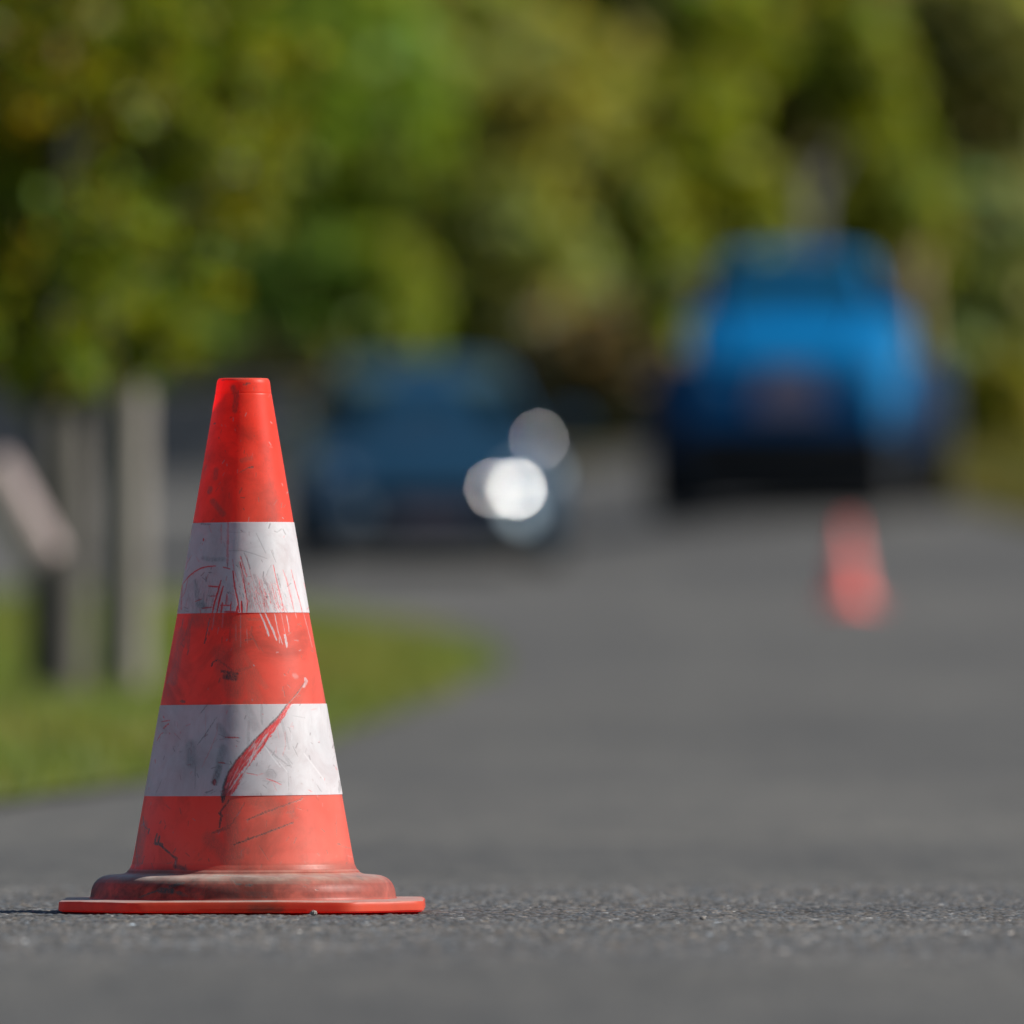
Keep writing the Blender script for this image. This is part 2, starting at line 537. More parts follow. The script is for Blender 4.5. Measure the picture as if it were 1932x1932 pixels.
def sheet(name, ys, xl, xr, mat, dz, nc=14):
    v = []
    for y, a, b in zip(ys, xl, xr):
        x = np.linspace(a, b, nc)
        v.append(np.stack([x, np.full(nc, y), ground(x, y) + dz], -1))
    o = mesh(name, np.concatenate(v), grid_faces(len(ys), nc), mat, None, True)
    return tag(o, kind='structure')

# grass island behind the big cone, with a rounded tip
edge = [hit(*p) for p in [(-500, 1592), (-250, 1556), (0, 1518), (280, 1482), (480, 1438), (640, 1392), (770, 1345), (880, 1296), (940, 1268)]]
edge += [hit(*p) for p in [(950, 1246), (905, 1222), (840, 1200), (720, 1176), (600, 1158), (400, 1142), (150, 1128)]]
ex, ey = np.array([e[0] for e in edge]), np.array([e[1] for e in edge])
o_ = np.argsort(ey)
ex, ey = ex[o_], ey[o_]
iy = np.linspace(ey[0], ey[-1], 240)
ix = np.interp(iy, ey, ex) + 0.05 * (vnoise(iy * 1.1, iy * 0, 31) - .5) + 0.03 * (vnoise(iy * 4, iy * 0, 32) - .5)
sheet("grass_island", iy, np.full(240, -14.0), ix, M['lawn'], 0.012)

vy = np.concatenate([np.linspace(84, 131, 40)])
vx = np.interp(vy, [84, 90, 98, 108, 120, 128, 131], [5.4, 4.25, 3.75, 3.5, 3.1, 2.2, 1.6])
sheet("grass_verge", vy, vx, np.full(40, 40.0), M['lawn'], 0.012)
wy = np.linspace(131.2, 200, 40)
sheet("woodland_ground", wy, np.full(40, -200.0), np.full(40, 200.0), M['verge'], 0.012)
hy = np.linspace(190, 420, 26)
hx = np.linspace(-260, 260, 40)
HX, HY = np.meshgrid(hx, hy)
HZ = np.interp(HY, _YS, _ZS) - 0.3 + 16 * sstep(194, 300, HY) + 3 * vnoise(HX / 30, HY / 30, 8) * sstep(200, 240, HY)
tag(mesh("hills", np.stack([HX, HY, HZ], -1).reshape(-1, 3), grid_faces(26, 40), M['hill'], None, True), kind='structure')

def blades(name, pts, h0, h1, w, mat, label=None):
    n = len(pts)
    a = rng.uniform(0, 2 * math.pi, n)
    h = rng.uniform(h0, h1, n)
    lean = rng.normal(0, 0.35, (n, 2)) * h[:, None]
    d = np.stack([np.cos(a) * w, np.sin(a) * w, np.zeros(n)], -1)
    tip = pts + np.stack([lean[:, 0], lean[:, 1], h], -1)
    v = np.stack([pts - d, pts + d, tip], 1).reshape(-1, 3)
    g = rng.uniform(0.75, 1.3, n)
    y = rng.uniform(0.85, 1.35, n) + 1.1 * np.clip(vnoise(pts[:, 0] * 1.5 + 9, pts[:, 1] * .4, 33) - .45, 0, 1)
    t = np.repeat(np.stack([g * y, g, g * 0.9], -1), 3, 0)
    o = mesh(name, v, np.arange(3 * n).reshape(n, 3), mat, None, False, {'tint': t})
    return tag(o, label, 'grass', kind='stuff')

M['blade'] = leaf_mat("grass_blade", (0.140, 0.200, 0.045), 0.45, 0.55, 0.3)
M['blade_dry'] = leaf_mat("dry_blade", (0.105, 0.12, 0.03), 0.3, 0.6, 0.2)
def island_points(n):
    y = rng.uniform(ey[0], ey[-1], n)
    xr = np.interp(y, ey, ex) - 0.01
    xl = np.full(n, -9.0)
    x = xl + (xr - xl) * rng.random(n)
    k = xr > xl
    x, y = x[k], y[k]
    return np.stack([x, y, ground(x, y) + 0.008], -1)
blades("grass", island_points(120000), 0.02, 0.075, 0.006, M['blade'], "short mown grass covering the island behind the big cone")
yv = rng.uniform(85, 130, 16000)
xv = np.interp(yv, vy, vx) + rng.random(16000) ** 1.5 * 4
blades("grass", np.stack([xv, yv, ground(xv, yv) + 0.01], -1), 0.05, 0.25, 0.015, M['blade_dry'], "rough dry grass on the verge beside the blue utility vehicle")

# ------------------------------------------------------------------ traffic cone
def profile_r(py):
    """outer radius of the sleeve at photo row py (metres)"""
    return np.interp(py, [716, 719, 724, 731, 740, 748, 990, 1160, 1330, 1500, 1610, 1632, 1641, 1646], np.array(
        [46.0, 48.6, 50.3, 51.2, 52.3, 53.6, 95.2, 124.3, 156.0, 186.0, 205.5, 210, 214.5, 220]) / 2010)

ZA = lambda x, y: (330.2 + x * .13672, 981.1 + y * .13672)
ZB = lambda x, y: (264.1 + x * .2002, 1311.3 + y * .2002)
ZC = lambda x, y: (235.8 + x * .23437, 1485.8 + y * .23437)
Z2 = lambda x, y: (235.8 + x * .24414, 1132.0 + y * .24414)
Z1 = lambda x, y: (330.2 + x * .21972, 683.9 + y * .21972)
KS = {ZA: .13672, ZB: .2002, ZC: .23437, Z2: .24414, Z1: .21972}

# marks that are on the real cone, as strokes across its front: (layer, frame, points, width, strength, grain)
S = []
def st(layer, fr, pts, w, s=1.0, grain=0.0):
    S.append((layer, [fr(*p) for p in pts], w * KS[fr], s, grain))
R = 'red'
st(R, ZA, [(120, 890), (190, 800), (280, 725), (370, 680), (470, 657), (575, 650)], 17)
st(R, ZA, [(680, 665), (775, 690)], 18, .9)
st(R, ZA, [(745, 60), (742, 330), (738, 640)], 34, .50, .5)
st(R, ZA, [(650, 80), (650, 200), (655, 330)], 22, .38, .6)
st(R, ZA, [(480, 80), (515, 190)], 10, .4, .5)
st(R, ZA, [(405, 275), (400, 300)], 24)
st(R, ZA, [(390, 340), (387, 350)], 12, .7)
st(R, ZA, [(370, 425), (368, 430)], 14, .6)
st(R, ZA, [(650, 850), (610, 1000), (560, 1160), (530, 1310)], 24)
st(R, ZA, [(680, 930), (640, 1080), (590, 1310)], 24)
st(R, ZA, [(480, 925), (550, 935), (620, 935)], 20)
st(R, ZA, [(500, 1065), (600, 1060)], 12)
st(R, ZA, [(290, 1140), (380, 1105)], 11)
st(R, ZA, [(390, 1235), (530, 1215)], 15)
st(R, ZA, [(640, 1195), (790, 1190)], 15)
st(R, ZA, [(792, 1140), (780, 1300)], 14)
st(R, ZA, [(735, 1040), (715, 1190)], 18, .8)
st(R, ZA, [(745, 1060), (742, 1170)], 8, .8)
st(R, ZA, [(672, 1160), (650, 1300)], 30, .9, .2)
st(R, ZA, [(700, 1283), (880, 1290)], 34, .9)
st(R, ZA, [(815, 720), (840, 930), (880, 1120), (905, 1280)], 24, .95, .2)
st(R, ZA, [(810, 560), (830, 700), (880, 860)], 12, .6, .5)
st(R, ZA, [(910, 590), (950, 760), (980, 950), (1010, 1110)], 20, .85, .45)
st(R, ZA, [(920, 520), (960, 660), (1010, 800)], 22, .75, .5)
st(R, ZA, [(880, 1205), (865, 1300)], 28)
st(R, ZA, [(935, 1140), (940, 1300)], 26)
st(R, ZA, [(1022, 1120), (1005, 1290)], 14)
st(R, ZA, [(1000, 500), (1050, 740), (1090, 860)], 10, .5, .5)
for k in range(13):
    x0, y0 = 930 + 42 * k + random.uniform(-14, 14), 780 + 14 * k + random.uniform(-60, 60)
    st(R, ZA, [(x0, y0), (x0 + 60, y0 + 260), (x0 + 95 + 3 * k, 1298)], random.uniform(7, 15), random.uniform(.4, .75), .75)
st(R, ZA, [(1370, 640), (1410, 820), (1440, 960), (1480, 1110), (1525, 1298)], 13, .85, .35)
st(R, ZA, [(1500, 700), (1560, 880), (1610, 1080), (1660, 1290)], 10, .75, .35)
st(R, ZA, [(1525, 740), (1590, 930), (1640, 1160)], 6, .6, .4)
st(R, ZA, [(1610, 700), (1690, 1000), (1745, 1200), (1765, 1298)], 14, .7, .35)
st(R, ZA, [(1780, 880), (1810, 990)], 6, .5)
st(R, ZA, [(240, 500), (170, 610), (150, 700)], 7, .7)
st(R, ZA, [(182, 840), (150, 980), (115, 1070)], 9, .8)
st(R, ZA, [(100, 900), (92, 1250)], 24, .6, .7)
st(R, ZA, [(200, 1040), (130, 1290)], 6, .5, .4)
st(R, ZA, [(360, 1250), (372, 1300)], 14, .7, .5)
for x, y in ((1270, 1020), (1310, 1030), (1245, 965), (1390, 1210), (1330, 1140), (1150, 1160), (1110, 1080), (1000, 760), (1030, 880), (1240, 1105), (1480, 1180), (1500, 1240)):
    st(R, ZA, [(x, y), (x + 8, y + 22)], 20, .7, .5)
D = 'dirt'
st(D, ZA, [(965, 470), (1010, 560), (1050, 690)], 20, .45, .3)
st(D, ZA, [(1335, 430), (1405, 600)], 11, .4)
st(D, ZA, [(1130, 195), (1200, 340), (1265, 475)], 14, .30)
st(D, ZA, [(760, 440), (950, 440), (1120, 490), (1285, 550)], 12, .32)
st(D, ZA, [(760, 185), (990, 185)], 9, .3)
st(D, ZA, [(860, 80), (860, 420)], 90, .12, .5)
st(D, ZA, [(890, 620), (1000, 900), (1060, 1200)], 60, .30, .6)
st(D, ZA, [(1110, 780), (1200, 1000), (1290, 1260)], 50, .28, .6)
st(D, ZA, [(1230, 800), (1330, 1010), (1400, 1270)], 36, .35, .6)
st(D, ZA, [(1420, 760), (1470, 950)], 22, .4, .6)
st(D, ZA, [(300, 860), (320, 1100), (420, 1180)], 60, .35, .6)
st(D, ZA, [(340, 1180), (410, 1200)], 90, .5, .5)
st(D, ZA, [(440, 800), (445, 860)], 26, .5, .3)
st(D, ZA, [(360, 70), (500, 75)], 24, .5, .6)
st(D, ZA, [(400, 540), (500, 560), (690, 560)], 60, .28, .6)
st(D, ZA, [(480, 740), (520, 742)], 14, .6)
st(D, ZA, [(470, 1060), (520, 1066)], 12, .6)
st(D, ZA, [(745, 1015), (755, 1025)], 22, .6)
st(D, ZA, [(1380, 170), (1420, 185), (1480, 140)], 18, .4, .4)
st(D, ZA, [(1270, 790), (1310, 690), (1340, 640)], 12, .35, .5)
st(D, ZA, [(1030, 800), (1065, 795)], 10, .6)
st(D, ZA, [(1280, 1085), (1290, 1075)], 26, .6)
st(D, ZA, [(1200, 1075), (1360, 1070)], 6, .5)
for k in range(26):
    x, y = random.uniform(900, 1550), random.uniform(820, 1290)
    st(D, ZA, [(x, y), (x + random.uniform(-6, 24), y + random.uniform(10, 50))], random.uniform(6, 13), random.uniform(.3, .6), .4)
# pale paint residue and dark scuffs on the red just below the upper band
P = 'residue'
for pts, w, s in (([(1190, 1300), (1250, 1430), (1310, 1610)], 22, .75), ([(1260, 1300), (1350, 1500), (1420, 1670)], 22, .8), ([(1390, 1310), (1440, 1560), (1500, 1725)], 15, .65),
                  ([(1530, 1600), (1550, 1690), (1560, 1765)], 30, .85), ([(1550, 1330), (1575, 1440), (1590, 1560)], 14, .6), ([(1480, 1310), (1545, 1620)], 8, .4),
                  ([(1780, 1300), (1850, 1560), (1900, 1770)], 11, .35), ([(1670, 1300), (1690, 1370)], 12, .4), ([(560, 1310), (528, 1525)], 20, .33), ([(680, 1300), (668, 1495)], 22, .30),
                  ([(620, 1500), (605, 1590)], 18, .28), ([(490, 1390), (460, 1580)], 18, .22), ([(860, 1450), (862, 1670)], 18, .22), ([(925, 1310), (925, 1760)], 16, .28), ([(1010, 1520), (1020, 1710)], 16, .25),
                  ([(1280, 1500), (1310, 1610)], 26, .8), ([(1350, 1490), (1390, 1590)], 28, .8)):
    st(P, ZA, pts, w, s, .35)
for pts, w, s in (([(500, 1380), (470, 1500), (420, 1720)], 13, .75), ([(485, 1560), (487, 1610)], 10, .6), ([(530, 1500), (525, 1530)], 12, .7), ([(672, 1630), (665, 1710)], 10, .5),
                  ([(780, 1400), (775, 1690)], 22, .22), ([(990, 1665), (1000, 1670)], 16, .7), ([(1050, 1560), (1100, 1640), (1180, 1800)], 26, .28), ([(1080, 1490), (1060, 1620)], 34, .25),
                  ([(1000, 1380), (1190, 1390)], 40, .22), ([(250, 1380), (180, 1560), (60, 1760)], 40, .28), ([(120, 1380), (90, 1590)], 16, .3), ([(1745, 1470), (1750, 1485)], 12, .5),
                  ([(210, 1400), (190, 1790)], 50, .2)):
    st(D, ZA, pts, w, s, .4)
# red zone between the bands
for pts, w, s in (([(680, 520), (690, 490), (720, 475)], 12, .7), ([(760, 560), (880, 580)], 26, .6), ([(790, 600), (860, 610)], 50, .65), ([(860, 560), (980, 530)], 26, .3),
                  ([(730, 470), (850, 560)], 16, .4), ([(440, 790), (470, 795)], 20, .5), ([(490, 430), (500, 380)], 12, .4), ([(900, 380), (1100, 680)], 40, .16),
                  ([(940, 320), (1000, 310)], 16, .45), ([(640, 300), (625, 340)], 9, .7), ([(1240, 580), (1250, 590)], 14, .4), ([(950, 540), (1060, 640)], 50, .15), ([(340, 640), (480, 300)], 30, .18)):
    st(D, Z2, pts, w, s, .4)
for pts, w, s in (([(1400, 615), (1410, 640), (1390, 680)], 24, .6), ([(1320, 590), (1330, 600)], 34, .25), ([(1180, 415), (1195, 412)], 8, .6), ([(1005, 510), (1012, 518)], 8, .6)):
    st(P, Z2, pts, w, s, .3)
# the long gash across the lower band
GL = [(1570, -120), (1490, 0), (1400, 100), (1310, 220), (1200, 330), (1120, 410), (1010, 530), (930, 620), (850, 740), (812, 850), (790, 960), (800, 1022)]
GR = [(1570, -112), (1500, 8), (1440, 110), (1310, 310), (1220, 440), (1130, 570), (1035, 700), (990, 790), (905, 925), (870, 960), (830, 995), (800, 1026)]
GASH = [ZB(*p) for p in GL] + [ZB(*p) for p in GR[::-1]]
for pts, w, s in ((GL[0:3], 9, .75), (GL[2:6], 16, .85), (GL[5:9], 20, .75), (GL[8:12], 22, .8), ([(815, 900), (800, 1015)], 34, .7), ([(860, 830), (835, 940)], 12, .6), ([(1120, 520), (1170, 470)], 12, .55), ([(1110, 450), (1060, 520)], 8, .5)):
    st(D, ZB, pts, w, s, .35)
for pts, w, s in (([(1010, 690), (900, 850)], 16, .55), ([(1180, 440), (1050, 620)], 18, .5), ([(1100, 560), (990, 740)], 14, .55), ([(1040, 690), (960, 830)], 16, .5), ([(960, 750), (870, 900)], 9, .5), ([(1215, 380), (1150, 470)], 14, .5), ([(1310, 215), (1275, 260)], 14, .6)):
    st('unred', ZB, pts, w, min(1, s * 1.8), .35)
for pts, w, s in (([(225, 212), (235, 225)], 14, .8), ([(210, 262), (290, 250)], 12, .8), ([(230, 322), (275, 282)], 18, .9), ([(168, 442), (195, 390), (225, 362)], 10, .8), ([(820, 408), (945, 412)], 13, .85),
                  ([(760, 645), (815, 652)], 15, .8), ([(722, 815), (718, 852)], 30, .95), ([(745, 270), (742, 370), (690, 500), (600, 690)], 6, .5), ([(1020, 745), (1125, 765)], 8, .7), ([(1125, 765), (1180, 748)], 5, .6),
                  ([(1215, 800), (1280, 822), (1350, 856)], 10, .75), ([(1382, 350), (1385, 500), (1362, 580)], 6, .45), ([(1308, 310), (1325, 420)], 5, .5), ([(1300, 500), (1298, 560)], 5, .4), ([(635, 180), (632, 440)], 7, .28),
                  ([(495, 440), (498, 580)], 7, .25), ([(148, 615), (150, 655)], 10, .6), ([(1625, 150), (1670, 140)], 14, .22), ([(1440, 310), (1460, 300), (1455, 330)], 5, .5), ([(1600, 905), (1635, 922)], 8, .6), ([(1845, 685), (1860, 715)], 9, .4),
                  ([(290, 365), (292, 375)], 12, .6), ([(395, 355), (398, 372)], 10, .5), ([(840, 150), (830, 190)], 7, .5), ([(1170, 190), (1175, 192)], 12, .6), ([(925, 490), (927, 496)], 10, .7), ([(1270, 840), (1310, 920)], 4, .5), ([(360, 270), (370, 320)], 10, .3)):
    st(R, ZB, pts, w, s, .35)
for pts, w, s in (([(558, 480), (640, 370), (740, 215)], 8, .6), ([(585, 180), (650, 100)], 8, .65), ([(490, 480), (500, 650)], 90, .30), ([(450, 668), (545, 664)], 6, .4), ([(800, 510), (770, 640)], 70, .34), ([(740, 640), (870, 665)], 6, .5),
                  ([(765, 690), (720, 830)], 60, .55), ([(690, 830), (740, 858)], 18, .6), ([(880, 110), (890, 300)], 110, .14), ([(760, 300), (830, 400)], 60, .25), ([(760, 380), (830, 412), (960, 415)], 10, .45),
                  ([(1200, 490), (1300, 590), (1420, 680)], 16, .28), ([(1390, 680), (1430, 674)], 7, .7), ([(1380, 570), (1450, 660)], 12, .3), ([(1205, 740), (1230, 710), (1270, 715), (1300, 760), (1290, 800)], 10, .35), ([(1230, 750), (1270, 760)], 70, .22),
                  ([(1450, 205), (1565, 225)], 6, .4), ([(1455, 490), (1500, 588)], 6, .5), ([(540, 680), (535, 900)], 10, .35), ([(640, 930), (650, 925)], 20, .5), ([(680, 940), (745, 905)], 6, .5), ([(1040, 260), (1030, 520)], 30, .22),
                  ([(1160, 100), (1165, 280)], 26, .22), ([(1020, 100), (1100, 320)], 80, .15), ([(1690, 458), (1697, 458)], 10, .5), ([(155, 950), (220, 800)], 6, .4), ([(1410, 730), (1420, 930)], 8, .25), ([(1345, 240), (1420, 520)], 26, .2), ([(1360, 560), (1440, 690)], 20, .2),
                  ([(1770, 150), (1770, 400)], 8, .1), ([(1675, 850), (1720, 920)], 8, .35), ([(1885, 820), (1885, 930)], 20, .35), ([(1170, 820), (1380, 830)], 4, .4), ([(380, 545), (410, 545)], 14, .3), ([(200, 250), (245, 360)], 40, .2)):
    st(D, ZB, pts, w, s, .4)
for pts, w, s in (([(1200, 500), (1260, 590), (1340, 690)], 14, .9), ([(1330, 640), (1410, 740)], 10, .8), ([(1445, 380), (1445, 440)], 8, .7), ([(1560, 560), (1740, 800)], 14, .5)):
    st(P, ZB, pts, w, s, .2)
# lowest red zone and foot
for pts, w, s in (([(850, 110), (820, 160), (785, 200)], 16, .65), ([(785, 200), (792, 240), (778, 330)], 15, .8), ([(775, 215), (800, 235)], 20, .6), ([(980, 130), (880, 300), (720, 375)], 10, .45), ([(720, 375), (860, 330)], 22, .35), ([(1440, 90), (1430, 105), (1370, 125), (1170, 200), (1000, 270)], 15, .55), ([(1180, 190), (1080, 235)], 16, .5),
                  ([(1370, 290), (1280, 325), (1150, 375), (1000, 430), (890, 470)], 14, .62), ([(1010, 415), (980, 440)], 22, .5), ([(150, 240), (160, 320), (205, 350)], 12, .55), ([(205, 340), (195, 380)], 10, .8), ([(270, 380), (250, 450)], 14, .8), ([(290, 400), (280, 455), (330, 500), (400, 560)], 16, .8), ([(250, 460), (310, 465)], 26, .7), ([(390, 555), (430, 580), (420, 660)], 20, .6), ([(420, 640), (500, 665)], 36, .5),
                  ([(110, 370), (95, 500), (112, 635), (145, 620), (165, 560)], 7, .55), ([(1100, 480), (1140, 540), (1175, 595)], 7, .4), ([(1708, 230), (1712, 400)], 7, .28), ([(1720, 462), (1740, 464)], 18, .5), ([(1750, 480), (1830, 500)], 10, .3), ([(860, 570), (950, 560)], 60, .28), ([(1060, 100), (1230, 180)], 120, .16), ([(1340, 80), (1360, 230)], 50, .18), ([(1320, 210), (1370, 200)], 24, .3), ([(920, 150), (900, 330)], 50, .2),
                  ([(1790, 620), (1795, 612)], 10, .4), ([(800, 480), (1000, 520)], 60, .14),
                  ([(140, 893), (230, 855), (310, 830)], 12, .9), ([(305, 835), (400, 840)], 46, .95), ([(380, 805), (500, 776)], 22, .9), ([(440, 850), (520, 880)], 30, .5), ([(730, 718), (870, 714)], 12, .9), ([(870, 716), (1010, 722)], 8, .7), ([(880, 735), (925, 790)], 18, .55), ([(920, 790), (960, 785)], 18, .8), ([(1000, 795), (1050, 790)], 24, .9),
                  ([(980, 916), (1120, 922), (1270, 922)], 9, .8), ([(1130, 885), (1170, 890)], 16, .5), ([(570, 850), (600, 900)], 40, .3), ([(1880, 720), (1930, 750)], 20, .4), ([(700, 750), (880, 760)], 40, .3), ([(1200, 740), (1500, 760)], 30, .3), ([(1460, 800), (1480, 810)], 10, .5), ([(1560, 830), (1580, 834)], 10, .5),
                  ([(250, 940), (262, 942)], 14, .6), ([(1040, 980), (1300, 990)], 40, .35)):
    st(D, ZC, pts, w, s, .4)
for fr, pts, w, s in ((Z2, [(760, 430), (860, 700)], 150, .20), (Z2, [(880, 300), (900, 640)], 90, .18), (Z2, [(560, 150), (900, 180)], 120, .20), (Z2, [(440, 250), (380, 640)], 60, .22), (Z2, [(960, 600), (1020, 760)], 90, .14),
                      (ZC, [(860, 100), (900, 560)], 120, .22), (ZC, [(700, 420), (900, 640)], 110, .20), (ZC, [(160, 300), (110, 620)], 60, .24), (ZC, [(560, 820), (900, 860)], 120, .32), (ZC, [(60, 740), (420, 760)], 90, .35), (ZC, [(900, 740), (1500, 770)], 50, .30), (ZC, [(1000, 860), (1200, 870)], 40, .25)):
    st(D, fr, pts, w, s, .45)
# top zone
for pts, w, s in (([(590, 195), (650, 190)], 14, .6), ([(500, 220), (530, 300), (520, 420)], 46, .30), ([(545, 250), (548, 300)], 10, .5), ([(640, 910), (680, 908)], 14, .65), ([(635, 912), (560, 955)], 9, .35), ([(335, 535), (350, 530)], 12, .6), ([(310, 1090), (300, 1120)], 40, .3), ([(330, 1200), (420, 1310)], 50, .25), ([(580, 850), (660, 830)], 40, .2), ([(580, 1090), (560, 1130)], 16, .3), ([(680, 225), (685, 250)], 8, .5),
                  ([(360, 930), (350, 1000)], 40, .22), ([(400, 160), (450, 155), (640, 150)], 10, .4), ([(230, 1395), (250, 1390)], 12, .6)):
    st(D, Z1, pts, w, s, .4)

def paint(px, py, front, layers):
    """evaluate the strokes at surface points; front keeps them to the side of the cone they are on"""
    out = {k: np.zeros(len(px), np.float32) for k in layers}
    body_gain = 1.0 if 'red' in layers else 1.3
    g1 = vnoise(px * 0.9, py * 0.22, 11)
    g2 = vnoise(px * 1.7 + py * .5, py * 0.7 - px * .3, 12)
    wob = (vnoise(px * 0.35, py * 0.35, 13) - .5) * 1.6
    gr = 0.5 * g1 + 0.5 * g2
    for layer, pts, w, s, grain in S:
        if layer not in layers:
            continue
        P_ = np.array(pts)
        m = w + 3
        k = np.where(front & (px > P_[:, 0].min() - m) & (px < P_[:, 0].max() + m) & (py > P_[:, 1].min() - m) & (py < P_[:, 1].max() + m))[0]
        if not len(k):
            continue
        x, y = px[k] + wob[k] * .5, py[k] + wob[k] * .5
        best = np.zeros(len(k))
        L = np.hypot(*np.diff(P_, axis=0).T)
        tot = L.sum() + 1e-6
        acc = 0
        for (ax, ay), (bx, by), l in zip(P_[:-1], P_[1:], L):
            dx, dy = bx - ax, by - ay
            t = np.clip(((x - ax) * dx + (y - ay) * dy) / (l * l + 1e-9), 0, 1)
            d = np.hypot(x - ax - t * dx, y - ay - t * dy)
            u = (acc + t * l) / tot
            hw = (w * .5 * (0.75 + .5 * gr[k])) * (0.55 + 0.45 * np.sin(np.pi * np.clip(u, 0.05, .95)) ** .5) if w < 8 else w * .5
            soft = 0.7 if w < 8 else w * .4
            best = np.maximum(best, np.clip((hw + soft * .5 - d) / soft, 0, 1))
            acc += l
        best = best * min(1, s * body_gain) * (1 - grain + grain * np.clip((gr[k] - .36) * 4.5, 0, 1.4))
        out[layer][k] = np.maximum(out[layer][k], best)
    # raking scuffs on the upper band: fine slanted streaks of bared red and rubbed black
    if 'red' in layers:
        ax_, ay_ = (px - 330.2) / .13672, (py - 981.1) / .13672
        m = front * np.clip(1.25 - np.hypot((ax_ - 1180 - (ay_ - 1060) * .28) / 430, (ay_ - 1090) / 290), 0, 1) * (py < 1160)
        q = px - (py - 1126) * .27
        s1 = .6 * vnoise(q * 1.05, py * .10, 41) + .4 * vnoise(q * 2.3, py * .22, 42)
        s2 = .6 * vnoise(q * .8 + 30, py * .08, 43) + .4 * vnoise(q * 2.0, py * .3, 44)
        br = vnoise(px * .8, py * .5, 45)
        out['red'] = np.maximum(out['red'], m * np.clip((s1 - .55) * 6, 0, 1) * np.clip((br - .4) * 4, 0, .8))
        out['dirt'] = np.maximum(out['dirt'], m * np.clip((s2 - .48) * 4, 0, 1) * .34)
        m2 = front * np.clip(1.1 - np.hypot((ax_ - 480) / 420, (ay_ - 1130) / 330), 0, 1) * (py < 1160)
        q2 = px + (py - 1126) * .12
        s3 = .6 * vnoise(q2 * .8 + 11, py * .12, 46) + .4 * vnoise(q2 * 2.1, py * .35, 47)
        out['dirt'] = np.maximum(out['dirt'], m2 * np.clip((s3 - .46) * 4, 0, 1) * .42)
    # countless small nicks
    rg = np.random.default_rng(77)
    for k in range(420):
        x0, y0 = rg.uniform(250, 680), rg.uniform(725, 1640)
        L_, a_ = rg.uniform(1.5, 11) ** 1.0, rg.normal(math.pi / 2, .7)
        x1, y1 = x0 + L_ * math.cos(a_), y0 + L_ * math.sin(a_)
        kk_ = np.where(front & (np.abs(px - (x0 + x1) / 2) < L_ / 2 + 2) & (np.abs(py - (y0 + y1) / 2) < L_ / 2 + 2))[0]
        if not len(kk_):
            continue
        x, y = px[kk_], py[kk_]
        t = np.clip(((x - x0) * (x1 - x0) + (y - y0) * (y1 - y0)) / (L_ * L_), 0, 1)
        d = np.hypot(x - x0 - t * (x1 - x0), y - y0 - t * (y1 - y0))
        lay = 'dirt' if rg.random() < .72 else ('red' if 'red' in layers else 'residue')
        val = np.clip((rg.uniform(.5, 1.1) + .4 - d) / .8, 0, 1) * rg.uniform(.15, .6)
        out[lay][kk_] = np.maximum(out[lay][kk_], val)
    if 'red' in layers or 'dirt' in layers:
        # the gash polygon
        gx, gy = np.array(GASH).T
        k = np.where(front & (px > gx.min() - 2) & (px < gx.max() + 2) & (py > gy.min() - 2) & (py < gy.max() + 2))[0]
        if len(k) and 'red' in layers:
            al, ac = px[k] * -.5 + py[k] * .86, px[k] * .86 + py[k] * .5
            rag = (vnoise(ac * .9, al * .25, 51) - .5) * 3.0 + (vnoise(px[k] * .9, py[k] * .9, 52) - .5) * 2.0
            x, y = px[k] + wob[k] + rag, py[k]
            ins = np.zeros(len(k), bool)
            for i in range(len(gx)):
                j = i - 1
                c = ((gy[i] > y) != (gy[j] > y)) & (x < (gx[j] - gx[i]) * (y - gy[i]) / (gy[j] - gy[i] + 1e-9) + gx[i])
                ins ^= c
            sk = .55 * vnoise(ac * 1.3, al * .07, 53) + .45 * vnoise(ac * 2.6, al * .16, 54)
            val = ins * np.clip(1.0 - np.clip((sk - .56) * 5, 0, .75), 0, .96)
            out['dirt'][k] = np.maximum(out['dirt'][k], ins * np.clip((.36 - sk) * 5, 0, .55))
            if 'unred' in layers:
                val = val * (1 - out['unred'][k])
            out['red'][k] = np.maximum(out['red'][k], val)
    return {k: np.clip(v, 0, 1) for k, v in out.items()}

def revolve(zs_py, rfun, name, mat, parent, layers, inner=None, off=0.0, dense=520, tilt=0.0, extra=None):
    """dense surface of revolution; photo rows zs_py give heights, marks are stored on its points"""
    th = np.concatenate([np.linspace(-math.pi / 2 - .05, math.pi / 2 + .05, dense), np.linspace(math.pi / 2 + .08, 1.5 * math.pi - .08, 70)])
    rows = []
    prof = [(p, rfun(p) + off, 1) for p in zs_py]
    if extra:
        prof = extra + prof
    n = len(th)
    vs, pxs, pys, fr = [], [], [], []
    for p, r, out_ in prof:
        x, y = r * np.sin(th), -r * np.cos(th)
        z = (1720 - p) / 2010 + tilt * x
        vs.append(np.stack([x, y, z if np.ndim(z) else np.full(n, z)], -1))
        f = 12.0 / (12.0 + y)
        pxs.append(459 + x * 2010 * f)
        pys.append(1320 - (vs[-1][:, 2] - EYE) * 2010 * f)
        fr.append((np.abs(th) < math.pi / 2 + .05) & bool(out_))
    v = np.concatenate(vs)
    a = paint(np.concatenate(pxs), np.concatenate(pys), np.concatenate(fr), layers)
    nr = len(prof)
    q = np.arange(nr * n).reshape(nr, n)
    q2 = np.concatenate([q, q[:, :1]], 1)
    f = np.stack([q2[:-1, :-1], q2[1:, :-1], q2[1:, 1:], q2[:-1, 1:]], -1).reshape(-1, 4)
    return mesh(name, v, f, mat, parent, True, {k: a[k] for k in a})

cone = empty("traffic_cone", (CX, CY, 0.001))
tag(cone, "large scuffed red traffic cone with two scratched white bands, standing in front on the asphalt", "traffic cone", "traffic cones on the asphalt")
